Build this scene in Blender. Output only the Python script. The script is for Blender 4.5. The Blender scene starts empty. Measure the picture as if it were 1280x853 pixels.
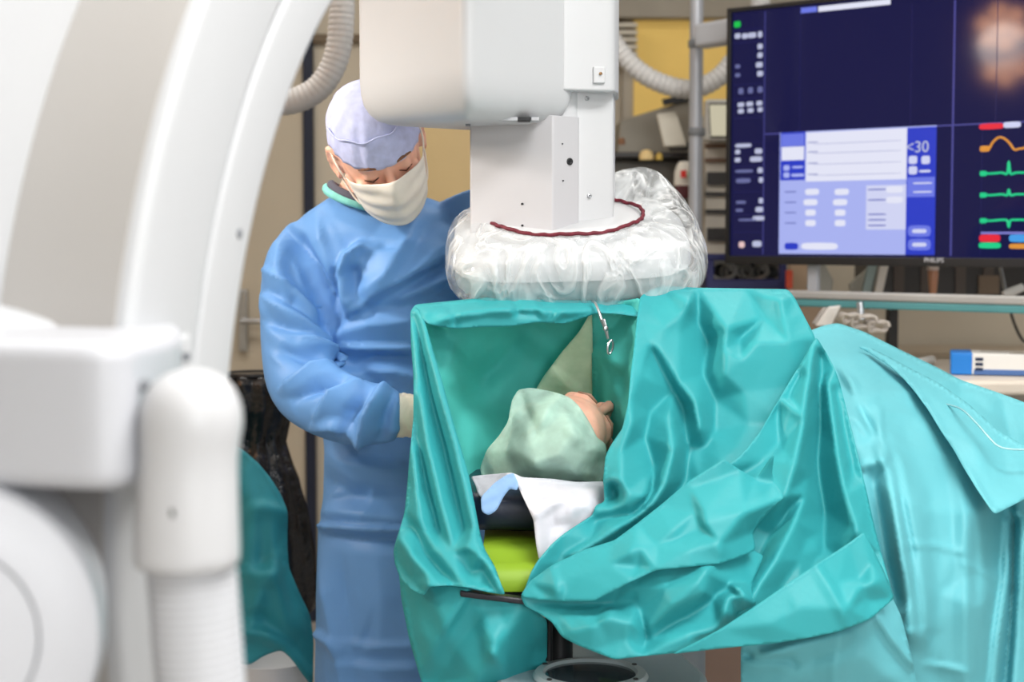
import bpy, bmesh, math, random
import numpy as np
from mathutils import Vector, Matrix
from mathutils.geometry import delaunay_2d_cdt

random.seed(7); np.random.seed(7)
scene = bpy.context.scene
COL = scene.collection

# ------------------------------------------------------------------ camera, world, lights, exposure
FPX = 2027.0
CAMZ = 1.385
TH = math.atan(131 / FPX)
cam_data = bpy.data.cameras.new('camera')
cam = bpy.data.objects.new('camera', cam_data)
COL.objects.link(cam)
cam.location = (0, 0, CAMZ)
cam.rotation_euler = (math.pi / 2 - TH, 0, 0)
cam_data.sensor_fit = 'HORIZONTAL'
cam_data.sensor_width = 36.0
cam_data.lens = 36.0 * FPX / 1280
cam_data.clip_start = 0.05
cam_data.dof.use_dof = True
cam_data.dof.focus_distance = 2.66
cam_data.dof.aperture_fstop = 3.9
scene.camera = cam

world = bpy.data.worlds.new('world')
scene.world = world
world.use_nodes = True
world.node_tree.nodes['Background'].inputs[0].default_value = (1.0, 0.985, 0.96, 1)
world.node_tree.nodes['Background'].inputs[1].default_value = 0.26

def area(name, loc, target, sx, sy, power, color=(1, 1, 1), shape='RECTANGLE'):
    l = bpy.data.lights.new(name, 'AREA')
    l.shape = shape; l.size = sx; l.size_y = sy; l.energy = power; l.color = color
    if 'beam' in name: l.spread = math.radians(46)
    o = bpy.data.objects.new(name, l); COL.objects.link(o)
    o.location = loc
    o.rotation_euler = (Vector(target) - Vector(loc)).to_track_quat('-Z', 'Y').to_euler()
    return o

# ceiling light panels of the operating room
area('ceiling_panel_light', (-0.9, 1.6, 2.97), (-0.9, 1.6, 0), 1.2, 0.6, 8, (1, .99, .97))
area('ceiling_panel_light', (0.9, 1.3, 2.97), (0.9, 1.3, 0), 1.2, 0.6, 60, (1, .99, .97))
area('ceiling_panel_light', (-0.9, 3.9, 2.97), (-0.9, 3.9, 0), 1.2, 0.6, 16, (1, .97, .92))
area('ceiling_panel_light', (1.0, 3.6, 2.97), (1.0, 3.6, 0), 1.2, 0.6, 16, (1, .97, .92))
area('ceiling_panel_light', (0.6, -0.4, 2.97), (0.6, -0.4, 0), 1.8, 0.9, 40, (1, .99, .97))
# frontal fill light, placed at an added, unseen window behind the camera
area('window_fill', (1.0, -2.12, 1.75), (0.1, 2.8, 1.1), 2.4, 1.5, 76, (.96, .985, 1.0))
# the beam of the surgical lamp (its two heads are modelled further down)
LAMP1 = Vector((-1.62, 2.60, 2.235)); LAMP2 = Vector((-1.965, 2.41, 2.125))
area('surgical_lamp_beam', LAMP1 + Vector((.03, .02, -.06)), (-0.3, 3.0, 1.5), .2, .2, 1.7, (1, .97, .92), 'DISK')
area('surgical_lamp_beam', LAMP2 + Vector((.05, .02, -.05)), (0.1, 2.7, 1.0), .2, .2, 1.0, (1, .95, .82), 'DISK')

vs = scene.view_settings
vs.view_transform = 'Standard'; vs.look = 'None'; vs.gamma = 1.0
vs.use_curve_mapping = False
vs.exposure = 0.03

# ------------------------------------------------------------------ helpers
CAMP = np.array([0, 0, CAMZ])
FW = np.array([0, math.cos(TH), -math.sin(TH)])
UP = np.array([0, math.sin(TH), math.cos(TH)])
RT = np.array([1., 0, 0])

def P(px, py, Y):
    """point at real depth Y (metres in front of the camera) seen at a photograph pixel"""
    d = FW + RT * (px - 640) / FPX + UP * (426.5 - py) / FPX
    return CAMP + d * (Y / d[1])

def PA(a):
    a = np.asarray(a, float)
    d = FW + RT * ((a[:, 0] - 640) / FPX)[:, None] + UP * ((426.5 - a[:, 1]) / FPX)[:, None]
    return CAMP + d * (a[:, 2] / d[:, 1])[:, None]

def proj(p):
    d = np.asarray(p, float) - CAMP
    z = d @ FW
    return np.stack([640 + FPX * d[:, 0] / z, 426.5 - FPX * (d @ UP) / z], 1)

def srgb(r, g, b):
    f = lambda c: (c / 255 / 12.92) if c / 255 <= .04045 else ((c / 255 + .055) / 1.055) ** 2.4
    return (f(r), f(g), f(b), 1)

MATS = {}
def mat(name, col, rough=.5, spec=.5, var=.04, vscale=6, bump=0., bscale=40, bdist=.002, metal=0,
        trans=0, sheen=0, alpha=None, emit=None, estr=1.0, coat=0, sss=0, crease=0., cscale=9, stretch=(1, 1, 1)):
    """procedural material: base colour with a soft noise variation, noise/crease bump"""
    if name in MATS: return MATS[name]
    m = bpy.data.materials.new(name); MATS[name] = m
    m.use_nodes = True
    nt = m.node_tree; N = nt.nodes; L = nt.links
    b = N['Principled BSDF']; out = N['Material Output']
    if len(col) == 3: col = srgb(*col)
    tc = N.new('ShaderNodeTexCoord'); mp = N.new('ShaderNodeMapping')
    mp.inputs['Scale'].default_value = stretch
    L.new(tc.outputs['Object'], mp.inputs[0])
    nz = N.new('ShaderNodeTexNoise'); nz.inputs['Scale'].default_value = vscale; nz.inputs['Detail'].default_value = 5
    L.new(mp.outputs[0], nz.inputs['Vector'])
    rp = N.new('ShaderNodeValToRGB')
    c0 = tuple(max(0, c * (1 - 2.5 * var)) for c in col[:3]) + (1,)
    c1 = tuple(min(1, c * (1 + 2.5 * var)) for c in col[:3]) + (1,)
    rp.color_ramp.elements[0].position = .25; rp.color_ramp.elements[1].position = .75
    rp.color_ramp.elements[0].color = c0; rp.color_ramp.elements[1].color = c1
    L.new(nz.outputs['Fac'], rp.inputs[0])
    L.new(rp.outputs[0], b.inputs['Base Color'])
    b.inputs['Roughness'].default_value = rough
    b.inputs['Specular IOR Level'].default_value = spec
    b.inputs['Metallic'].default_value = metal
    if coat: b.inputs['Coat Weight'].default_value = coat; b.inputs['Coat Roughness'].default_value = .15
    if sheen: b.inputs['Sheen Weight'].default_value = sheen; b.inputs['Sheen Roughness'].default_value = .4
    if sss:
        b.inputs['Subsurface Weight'].default_value = sss
        b.inputs['Subsurface Radius'].default_value = (.012, .005, .003)
        b.inputs['Subsurface Scale'].default_value = .6
    if emit is not None:
        e = srgb(*emit) if len(emit) == 3 else emit
        b.inputs['Emission Color'].default_value = e; b.inputs['Emission Strength'].default_value = estr
    last = None
    if bump:
        n2 = N.new('ShaderNodeTexNoise'); n2.inputs['Scale'].default_value = bscale; n2.inputs['Detail'].default_value = 4
        L.new(mp.outputs[0], n2.inputs['Vector'])
        bp = N.new('ShaderNodeBump'); bp.inputs['Strength'].default_value = bump; bp.inputs['Distance'].default_value = bdist
        L.new(n2.outputs['Fac'], bp.inputs['Height']); last = bp
    if crease:
        # faint paper-like crumple creases: distance to the borders of warped voronoi cells
        wn = N.new('ShaderNodeTexNoise'); wn.inputs['Scale'].default_value = cscale * .6
        mx = N.new('ShaderNodeMixRGB'); mx.inputs[0].default_value = .12
        L.new(tc.outputs['Object'], wn.inputs['Vector'])
        L.new(mp.outputs[0], mx.inputs[1]); L.new(wn.outputs['Color'], mx.inputs[2])
        vo = N.new('ShaderNodeTexVoronoi'); vo.feature = 'F1'; vo.distance = 'MANHATTAN'
        vo.inputs['Scale'].default_value = cscale
        L.new(mx.outputs[0], vo.inputs['Vector'])
        b2 = N.new('ShaderNodeBump'); b2.inputs['Strength'].default_value = crease; b2.inputs['Distance'].default_value = .01
        L.new(vo.outputs['Distance'], b2.inputs['Height'])
        if last: L.new(last.outputs[0], b2.inputs['Normal'])
        last = b2
    if last: L.new(last.outputs[0], b.inputs['Normal'])
    shader = b.outputs[0]
    if trans:
        t = N.new('ShaderNodeBsdfTranslucent'); L.new(rp.outputs[0], t.inputs[0])
        if last: L.new(last.outputs[0], t.inputs['Normal'])
        mxs = N.new('ShaderNodeMixShader'); mxs.inputs[0].default_value = trans
        L.new(shader, mxs.inputs[1]); L.new(t.outputs[0], mxs.inputs[2]); shader = mxs.outputs[0]
    if alpha is not None:
        t = N.new('ShaderNodeBsdfTransparent')
        t.inputs[0].default_value = (.97, .98, .98, 1)
        mxs = N.new('ShaderNodeMixShader'); mxs.inputs[0].default_value = alpha
        L.new(t.outputs[0], mxs.inputs[1]); L.new(shader, mxs.inputs[2]); shader = mxs.outputs[0]
    L.new(shader, out.inputs['Surface'])
    return m

class MB:
    """collects geometry in world coordinates"""
    def __init__(s): s.v = []; s.f = []
    def add(s, v, f):
        n = len(s.v); s.v += [tuple(map(float, p)) for p in v]; s.f += [tuple(int(i) + n for i in q) for q in f]; return s
    def box(s, c, size, rz=0, rx=0, ry=0):
        sx, sy, sz = [k / 2 for k in size]
        M = Matrix.Translation(c) @ Matrix.Rotation(rz, 4, 'Z') @ Matrix.Rotation(rx, 4, 'X') @ Matrix.Rotation(ry, 4, 'Y')
        v = [M @ Vector((x, y, z)) for x in (-sx, sx) for y in (-sy, sy) for z in (-sz, sz)]
        return s.add(v, [(0, 1, 3, 2), (4, 6, 7, 5), (0, 4, 5, 1), (2, 3, 7, 6), (0, 2, 6, 4), (1, 5, 7, 3)])
    def prism(s, foot, z0, z1):
        a = sum(foot[i][0] * foot[(i + 1) % len(foot)][1] - foot[(i + 1) % len(foot)][0] * foot[i][1] for i in range(len(foot)))
        if a < 0: foot = foot[::-1]
        n = len(foot)
        z0s = z0 if hasattr(z0, '__len__') else [z0] * n
        z1s = z1 if hasattr(z1, '__len__') else [z1] * n
        v = [(p[0], p[1], z) for p, z in zip(foot, z0s)] + [(p[0], p[1], z) for p, z in zip(foot, z1s)]
        f = [tuple(range(n))[::-1], tuple(range(n, 2 * n))] + [(i, (i + 1) % n, n + (i + 1) % n, n + i) for i in range(n)]
        return s.add(v, f)
    def slab(s, pts, thick):
        """planar polygon of 3-d points given a real thickness along its normal (away from the camera)"""
        pts = [np.asarray(p, float) for p in pts]; n = len(pts)
        nr = np.zeros(3)
        for i in range(n): nr += np.cross(pts[i], pts[(i + 1) % n])
        c = sum(pts) / n
        nr /= np.linalg.norm(nr) + 1e-12
        if nr @ (CAMP - c) < 0: pts = pts[::-1]; nr = -nr
        v = pts + [p - nr * thick for p in pts]
        f = [tuple(range(n)), tuple(range(2 * n - 1, n - 1, -1))] + [(i, n + i, n + (i + 1) % n, (i + 1) % n) for i in range(n)]
        return s.add(v, f)
    def tube(s, path, r, n=12, caps=True):
        path = [np.asarray(p, float) for p in path]; m = len(path)
        r = r if hasattr(r, '__len__') else [r] * m
        T = []
        for i in range(m):
            t = path[min(i + 1, m - 1)] - path[max(i - 1, 0)]; T.append(t / (np.linalg.norm(t) + 1e-12))
        a = np.array([0, 0, 1.]) if abs(T[0][2]) < .9 else np.array([0, 1., 0])
        nn = np.cross(T[0], a); nn /= np.linalg.norm(nn)
        v = []
        for i in range(m):
            nn = nn - T[i] * (nn @ T[i]); nn /= np.linalg.norm(nn); bb = np.cross(T[i], nn)
            for k in range(n):
                an = 2 * math.pi * k / n
                v.append(path[i] + r[i] * (math.cos(an) * nn + math.sin(an) * bb))
        f = [(i * n + k, i * n + (k + 1) % n, (i + 1) * n + (k + 1) % n, (i + 1) * n + k) for i in range(m - 1) for k in range(n)]
        if caps: f += [tuple(range(n))[::-1], tuple(range((m - 1) * n, m * n))]
        return s.add(v, f)
    def lathe(s, c, axis, prof, n=32, caps=True):
        """prof: (radius, height along axis)"""
        q = Vector((0, 0, 1)).rotation_difference(Vector(axis))
        c = Vector(c); v = []
        for r, h in prof:
            for k in range(n):
                a = 2 * math.pi * k / n
                v.append(c + q @ Vector((r * math.cos(a), r * math.sin(a), h)))
        m = len(prof)
        f = [(i * n + k, i * n + (k + 1) % n, (i + 1) * n + (k + 1) % n, (i + 1) * n + k) for i in range(m - 1) for k in range(n)]
        if caps: f += [tuple(range(n))[::-1], tuple(range((m - 1) * n, m * n))]
        return s.add(v, f)
    def ring_loft(s, rings, caps=True):
        n = len(rings[0]); m = len(rings); v = [p for r in rings for p in r]
        f = [(i * n + k, i * n + (k + 1) % n, (i + 1) * n + (k + 1) % n, (i + 1) * n + k) for i in range(m - 1) for k in range(n)]
        if caps: f += [tuple(range(n))[::-1], tuple(range((m - 1) * n, m * n))]
        return s.add(v, f)
    def ellipsoid(s, c, rad, axes=None, nu=20, nv=12):
        axes = axes if axes is not None else np.eye(3)
        c = np.asarray(c, float); v = []; 
        for j in range(1, nv):
            for i in range(nu):
                a = 2 * math.pi * i / nu; b = math.pi * j / nv
                l = np.array([rad[0] * math.sin(b) * math.cos(a), rad[1] * math.sin(b) * math.sin(a), rad[2] * math.cos(b)])
                v.append(c + l @ axes)
        f = [((j) * nu + i, (j + 1) * nu + i, (j + 1) * nu + (i + 1) % nu, j * nu + (i + 1) % nu) for j in range(nv - 2) for i in range(nu)]
        t = len(v); v.append(c + np.array([0, 0, rad[2]]) @ axes); v.append(c - np.array([0, 0, rad[2]]) @ axes)
        f += [(t, i, (i + 1) % nu) for i in range(nu)] + [(t + 1, (nv - 2) * nu + (i + 1) % nu, (nv - 2) * nu + i) for i in range(nu)]
        return s.add(v, f)

WLOC = {}
def obj(name, mb, m, parent=None, bevel=0, seg=3, smooth=35, loc=None, label=None, solid=0, sub=0):
    v = np.array(mb.v, float)
    if parent is not None: off = WLOC[parent.name]
    else: off = np.array([(v[:, 0].min() + v[:, 0].max()) / 2, (v[:, 1].min() + v[:, 1].max()) / 2, v[:, 2].min()]) if loc is None else np.asarray(loc, float)
    me = bpy.data.meshes.new(name)
    me.from_pydata((v - off).tolist(), [], mb.f); me.update()
    if m is not None: me.materials.append(m)
    me.polygons.foreach_set('use_smooth', [smooth > 0] * len(me.polygons))
    if 0 < smooth < 180: me.set_sharp_from_angle(angle=math.radians(smooth))
    o = bpy.data.objects.new(name, me); COL.objects.link(o)
    if parent is not None: o.parent = parent; WLOC[o.name] = off
    else: o.location = off; WLOC[o.name] = off
    if bevel:
        md = o.modifiers.new('bevel', 'BEVEL'); md.width = bevel; md.segments = seg; md.limit_method = 'ANGLE'; md.angle_limit = math.radians(30)
    if sub:
        md = o.modifiers.new('sub', 'SUBSURF'); md.levels = sub; md.render_levels = sub
    if solid:
        md = o.modifiers.new('solid', 'SOLIDIFY'); md.thickness = solid; md.offset = 0
    if label: o['label'] = label
    return o

def tag(o, label, cat, group=None):
    o['label'] = label; o['category'] = cat
    if group: o['group'] = group
    return o
def thing(name, label, cat, loc, group=None):
    o = bpy.data.objects.new(name, None); COL.objects.link(o)
    o.empty_display_size = .05
    o.location = loc; WLOC[o.name] = np.asarray(loc, float)
    return tag(o, label, cat, group)
def struct(o):
    o['kind'] = 'structure'; return o

def remesh(mb, voxel, smooth_it=0):
    me = bpy.data.meshes.new('tmp'); me.from_pydata(mb.v, [], mb.f); me.update()
    bm = bmesh.new(); bm.from_mesh(me); bmesh.ops.recalc_face_normals(bm, faces=bm.faces); bm.to_mesh(me); bm.free()
    o = bpy.data.objects.new('tmp', me); COL.objects.link(o)
    md = o.modifiers.new('r', 'REMESH'); md.mode = 'VOXEL'; md.voxel_size = voxel
    if smooth_it:
        ms = o.modifiers.new('s', 'SMOOTH'); ms.factor = .5; ms.iterations = smooth_it
    dg = bpy.context.evaluated_depsgraph_get(); dg.update()
    me2 = bpy.data.meshes.new_from_object(o.evaluated_get(dg))
    v = np.empty(len(me2.vertices) * 3); me2.vertices.foreach_get('co', v); v = v.reshape(-1, 3)
    nr = np.empty(len(me2.vertices) * 3); me2.vertices.foreach_get('normal', nr); nr = nr.reshape(-1, 3)
    f = [tuple(p.vertices) for p in me2.polygons]
    bpy.data.objects.remove(o); bpy.data.meshes.remove(me); bpy.data.meshes.remove(me2)
    return v, nr, f

def ridge_field(q, ridges):
    """q: (n,2) pixel coordinates.  ridges: (polyline[(x,y) or (x,y,scale)], amp_m, width_left, width_right)
    left/right as seen walking along the line (y down).  Returns height towards the viewer (m)."""
    h = np.zeros(len(q))
    for pl, amp, wl, wr in ridges:
        best = np.full(len(q), 1e9); val = np.zeros(len(q))
        for a, b in zip(pl[:-1], pl[1:]):
            A = np.array(a[:2], float); B = np.array(b[:2], float)
            sa = a[2] if len(a) > 2 else 1.; sb = b[2] if len(b) > 2 else 1.
            d = B - A; L2 = d @ d + 1e-9
            t = np.clip(((q - A) @ d) / L2, 0, 1)
            e = q - (A + t[:, None] * d)
            dist = np.hypot(e[:, 0], e[:, 1])
            side = d[0] * (q[:, 1] - A[1]) - d[1] * (q[:, 0] - A[0])   # >0 : right hand side on screen
            w = np.where(side > 0, wr, wl)
            k = np.clip(1 - dist / w, 0, 1)
            k = k * (.8 + .2 * k)
            vv = k * (sa + (sb - sa) * t)
            m = dist < best
            best = np.where(m, dist, best); val = np.where(m, vv, val)
        h += amp * val
    return h

def rand_creases(rng, q, n, amp, wid, length):
    lo = q.min(0); hi = q.max(0); out = []
    for _ in range(n):
        c = lo + rng.random(2) * (hi - lo); a = rng.random() * math.pi; l = length * (.4 + rng.random())
        d = np.array([math.cos(a), math.sin(a)]) * l / 2
        k = amp * (.4 + rng.random()) * (1 if rng.random() < .6 else -1)
        out.append(([tuple(c - d) + (.1,), tuple(c) + (1,), tuple(c + d) + (.1,)], k, wid * (.15 + rng.random()), wid * (.3 + rng.random())))
    return out

def inside(poly, q):
    x, y = q[:, 0], q[:, 1]; r = np.zeros(len(q), bool); n = len(poly)
    for i in range(n):
        x0, y0 = poly[i]; x1, y1 = poly[(i + 1) % n]
        if y0 == y1: continue
        c = ((y0 > y) != (y1 > y)) & (x < (x1 - x0) * (y - y0) / (y1 - y0) + x0)
        r ^= c
    return r

def sheet(outline, inner=(), ridges=(), step=5, smooth=3, crumple=(0, 0, 0, 0), seed=1, wave=0., amp=1.8, wid=1.6):
    """cloth sheet: outline and inner control points are (px, py, depth); depth is interpolated over a
    constrained triangulation, folds are added as ridges; gives a fine triangle mesh in world space"""
    rng = np.random.default_rng(seed)
    O = np.array(outline, float); n0 = len(O)
    pts = [tuple(p[:2]) for p in O]; dep = list(O[:, 2]); edges = [(i, (i + 1) % n0) for i in range(n0)]
    for it in inner:
        it = [it] if not hasattr(it[0], '__len__') else it
        for k, p in enumerate(it):
            pts.append(tuple(p[:2])); dep.append(p[2])
            if k: edges.append((len(pts) - 2, len(pts) - 1))
    r = delaunay_2d_cdt([Vector(p) for p in pts], edges, [], 1, 1e-4)
    cv = np.array([tuple(v) for v in r[0]]); cd = np.zeros(len(cv))
    for i, o in enumerate(r[3]):
        if o: cd[i] = dep[o[0]]
        else:
            dd = np.hypot(*(np.array(pts) - cv[i]).T); w = 1 / (dd + 1e-3) ** 2; cd[i] = (w * np.array(dep)).sum() / w.sum()
    # dense points
    bp = []
    for i in range(n0):
        a, b = O[i, :2], O[(i + 1) % n0, :2]; k = max(1, int(round(np.hypot(*(b - a)) / step)))
        for j in range(k): bp.append(a + (b - a) * j / k)
    bp = np.array(bp)
    # gentle rounding of the traced corners
    for _ in range(2): bp = .5 * bp + .25 * (np.roll(bp, 1, 0) + np.roll(bp, -1, 0))
    lo = O[:, :2].min(0); hi = O[:, :2].max(0)
    gx = np.arange(lo[0], hi[0], step); gy = np.arange(lo[1], hi[1], step * .87)
    G = np.array([(x + (.5 * step if j % 2 else 0), y) for j, y in enumerate(gy) for x in gx])
    G += (rng.random(G.shape) - .5) * step * .2
    G = G[inside([tuple(p) for p in bp], G)]
    dm = np.full(len(G), 1e9)
    for i in range(0, len(bp)): dm = np.minimum(dm, np.hypot(G[:, 0] - bp[i, 0], G[:, 1] - bp[i, 1]))
    G = G[dm > step * .6]
    Q = np.concatenate([bp, G]); nb = len(bp)
    r2 = delaunay_2d_cdt([Vector(p) for p in Q], [(i, (i + 1) % nb) for i in range(nb)], [], 1, 1e-5)
    V2 = np.array([tuple(v) for v in r2[0]]); F = [tuple(f) for f in r2[2]]
    # interpolate depth
    D = np.full(len(V2), np.nan)
    for t in r[2]:
        t = list(t)
        a, b, c = cv[t[0]], cv[t[1]], cv[t[2]]
        det = (b[0] - a[0]) * (c[1] - a[1]) - (c[0] - a[0]) * (b[1] - a[1])
        if abs(det) < 1e-9: continue
        l1 = ((b[0] - V2[:, 0]) * (c[1] - V2[:, 1]) - (c[0] - V2[:, 0]) * (b[1] - V2[:, 1])) / det
        l2 = ((c[0] - V2[:, 0]) * (a[1] - V2[:, 1]) - (a[0] - V2[:, 0]) * (c[1] - V2[:, 1])) / det
        l3 = 1 - l1 - l2
        m = (l1 > -1e-4) & (l2 > -1e-4) & (l3 > -1e-4) & np.isnan(D)
        D[m] = l1[m] * cd[t[0]] + l2[m] * cd[t[1]] + l3[m] * cd[t[2]]
    for i in np.where(np.isnan(D))[0]:
        dd = np.hypot(*(cv - V2[i]).T); w = 1 / (dd + 1e-3) ** 3; D[i] = (w * cd).sum() / w.sum()
    E = np.array([(f[k], f[(k + 1) % len(f)]) for f in F for k in range(len(f))])
    def lap(D, it):
        for _ in range(it):
            s = np.zeros(len(D)); c = np.zeros(len(D))
            np.add.at(s, E[:, 0], D[E[:, 1]]); np.add.at(c, E[:, 0], 1)
            np.add.at(s, E[:, 1], D[E[:, 0]]); np.add.at(c, E[:, 1], 1)
            D = .4 * D + .6 * s / np.maximum(c, 1)
        return D
    D = lap(D, smooth * 2)
    H = ridge_field(V2, [(p_, a_, l_ if l_ < 10 else l_ * wid, r_ if r_ < 10 else r_ * wid) for p_, a_, l_, r_ in ridges]) * amp
    if crumple[0]:
        H += ridge_field(V2, rand_creases(rng, V2, crumple[0] // 2 + 1, crumple[1] * .85, crumple[2] * .8, crumple[3] * 1.3))
    H = lap(H, smooth)
    D = D - H
    if wave: D += wave * np.sin(V2[:, 0] * .021 + 1.3 * np.sin(V2[:, 1] * .013)) 
    W = PA(np.column_stack([V2, D]))
    FF = []
    for f in F:
        a, b, c = W[f[0]], W[f[1]], W[f[2]]
        if np.cross(b - a, c - a) @ (CAMP - a) < 0: f = f[::-1]
        FF.append(f)
    mb = MB(); mb.v = [tuple(p) for p in W]; mb.f = FF
    return mb

def join(*mbs):
    o = MB()
    for m in mbs: o.add(m.v, m.f)
    return o

def catmull(pts, n=8):
    pts = [np.asarray(p, float) for p in pts]; out = []
    for i in range(len(pts) - 1):
        p0 = pts[max(i - 1, 0)]; p1 = pts[i]; p2 = pts[i + 1]; p3 = pts[min(i + 2, len(pts) - 1)]
        for k in range(n):
            t = k / n
            out.append(.5 * ((2 * p1) + (-p0 + p2) * t + (2 * p0 - 5 * p1 + 4 * p2 - p3) * t * t + (-p0 + 3 * p1 - 3 * p2 + p3) * t ** 3))
    out.append(pts[-1]); return out

def text_mb(s, size, origin, ux, uz, extrude=.0006, align='LEFT'):
    cu = bpy.data.curves.new('t', 'FONT'); cu.body = s; cu.size = size; cu.extrude = extrude; cu.align_x = align
    o = bpy.data.objects.new('t', cu); COL.objects.link(o)
    dg = bpy.context.evaluated_depsgraph_get(); dg.update()
    me = bpy.data.meshes.new_from_object(o.evaluated_get(dg))
    ux = np.asarray(ux, float); uz = np.asarray(uz, float); un = np.cross(ux, uz)
    mb = MB()
    mb.v = [tuple(np.asarray(origin) + v.co.x * ux + v.co.y * uz + v.co.z * un) for v in me.vertices]
    mb.f = [tuple(p.vertices) for p in me.polygons]
    bpy.data.objects.remove(o); bpy.data.meshes.remove(me); bpy.data.curves.remove(cu)
    return mb

# ------------------------------------------------------------------ materials
M_white = mat('gantry_enamel', (186, 187, 189), .38, .45, .012, 3)
M_white2 = mat('gantry_enamel_grey', (180, 181, 185), .4, .45, .012, 3)
M_groove = mat('shadow_gap_rubber', (120, 122, 126), .6, .3)
M_hose = mat('ribbed_hose_plastic', (190, 191, 195), .42, .4, .015)
M_dark = mat('black_plastic', (26, 27, 30), .45, .4)
M_steel = mat('brushed_steel', (190, 192, 195), .28, .5, .05, 30, metal=1)
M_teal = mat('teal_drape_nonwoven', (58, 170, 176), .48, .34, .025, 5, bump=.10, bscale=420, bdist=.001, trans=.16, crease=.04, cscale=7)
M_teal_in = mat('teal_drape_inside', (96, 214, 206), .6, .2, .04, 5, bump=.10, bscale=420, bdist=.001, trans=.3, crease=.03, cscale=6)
M_teal_lt = mat('light_teal_drape', (110, 194, 204), .5, .28, .03, 5, bump=.10, bscale=420, bdist=.001, trans=.16, crease=.08, cscale=6)
M_teal_dk = mat('petrol_drape', (54, 148, 162), .5, .25, .04, 5, bump=.10, bscale=300, bdist=.001, trans=.1, crease=.1, cscale=7)
M_pale = mat('pale_green_lining', (224, 250, 214), .8, .2, .07, 26, bump=.25, bscale=160, trans=.3)
M_cap_gr = mat('pale_green_cap_nonwoven', (196, 228, 216), .75, .2, .06, 30, bump=.3, bscale=220, bdist=.001, trans=.3, alpha=.72)
M_gown = mat('blue_gown_nonwoven', (102, 152, 210), .5, .36, .03, 5, bump=.12, bscale=380, bdist=.001, trans=.06, crease=.10, cscale=8)
M_cap = mat('lilac_scrub_cap', (186, 192, 226), .75, .2, .05, 60, bump=.35, bscale=150, bdist=.0015)
M_mask = mat('white_mask_nonwoven', (228, 222, 210), .8, .2, .02, 30, bump=.2, bscale=260, bdist=.001)
M_skin = mat('skin', (234, 182, 158), .5, .35, .06, 30, bump=.12, bscale=180, bdist=.0008, sss=.25)
M_skin2 = mat('pale_skin', (222, 168, 146), .5, .35, .07, 26, bump=.12, bscale=180, bdist=.0008, sss=.25)
M_glove = mat('cream_latex', (232, 222, 200), .45, .4, .03, 20, bump=.2, bscale=120)
M_wall = mat('painted_wall_beige', (210, 200, 182), .7, .25, .02, 2)
# ------------------------------------------------------------------ the room
struct(obj('floor', MB().box((0, 2.0, -.03), (7.2, 8.4, .06)), mat('vinyl_floor', (176, 172, 166), .4, .4, .03, 3), smooth=0))
struct(obj('wall_back', MB().box((0, 5.85, 1.5), (7.2, .1, 3.0)), M_wall, smooth=0))
struct(obj('wall_left', MB().box((-3.55, 2.0, 1.5), (.1, 8.4, 3.0)), M_wall, smooth=0))
struct(obj('ceiling', MB().box((0, 2.0, 3.04), (7.2, 8.4, .08)), mat('ceiling_paint', (232, 230, 226), .8, .2, .01), smooth=0))
for x, y, w, d, wh in ((-.9, 1.6, 1.24, .64, 'above the C-arm gantry'), (.9, 1.3, 1.24, .64, 'above the heaped teal sheet'), (-.9, 3.9, 1.24, .64, 'above the waste bag'), (1.0, 3.6, 1.24, .64, 'above the monitor'), (.6, -.4, 1.84, .94, 'larger than the others')):
    t = thing('ceiling_light', 'flat white ceiling light panel in a thin frame, ' + wh, 'ceiling light', (x, y, 2.975), 'ceiling light panels')
    fr = MB()
    for sx in (-1, 1): fr.box((x + sx * w / 2, y, 2.985), (.04, d + .04, .03)); 
    for sy in (-1, 1): fr.box((x, y + sy * d / 2, 2.985), (w + .04, .04, .03))
    obj('frame', fr, M_white, t, smooth=0)
    obj('diffuser', MB().box((x, y, 2.993), (w - .03, d - .03, .012)), mat('light_diffuser', (245, 245, 245), .6, .2, 0, emit=(255, 253, 248), estr=1.2), t, smooth=0)

struct(obj('wall_front', join(MB().box((-2.0, -2.25, 1.5), (3.2, .1, 3.0)), MB().box((2.95, -2.25, 1.5), (1.3, .1, 3.0)), MB().box((.95, -2.25, .45), (2.7, .1, .9)), MB().box((.95, -2.25, 2.8), (2.7, .1, .4))), M_wall, smooth=0))
wf = MB()  # added window, never in view, made to house the frontal fill light
for x in (-.32, .95, 2.22): wf.box((x, -2.22, 1.75), (.07, .06, 1.72))
for z in (.93, 2.57): wf.box((.95, -2.22, z), (2.6, .06, .07))
w2 = struct(obj('fill_window', wf, mat('fill_window_frame', (226, 226, 224), .5, .3), bevel=.004))
for x in (.315, 1.585): obj('pane', MB().box((x, -2.2, 1.75), (1.2, .006, 1.57)), mat('fill_pane_glow', (235, 240, 245), .3, .4, .01, emit=(240, 246, 255), estr=.9), w2, smooth=0)  # glowing panes of the added window, part of the fill
# wall door left of the surgeon: leaf with frame gap and lever handle
Yw = 5.79
def wallrect(x0, y0, x1, y1, Y, th=.02):
    a = P(x0, y0, Y); b = P(x1, y1, Y)
    return MB().box(((a[0] + b[0]) / 2, Y - th / 2, (a[2] + b[2]) / 2), (abs(b[0] - a[0]), th, abs(a[2] - b[2])))
M_door = mat('door_laminate_beige', (200, 188, 168), .55, .3, .03, 2)
dx0 = P(200, 0, Yw)[0]; dx1 = P(378, 0, Yw)[0]
door = struct(obj('door_1', MB().box(((dx0 + dx1) / 2, Yw + .012, 1.2), (dx1 - dx0, .05, 2.4)), M_door, bevel=.004))
hx = P(306, 400, Yw)
hm = MB().box((hx[0], Yw - .035, hx[2]), (.03, .03, .22)); hm.tube([(hx[0], Yw - .03, hx[2]), (hx[0], Yw - .08, hx[2]), (hx[0] + .1, Yw - .085, hx[2])], .011, 8)
obj('door_handle', hm, M_steel, door, bevel=.003)
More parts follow.
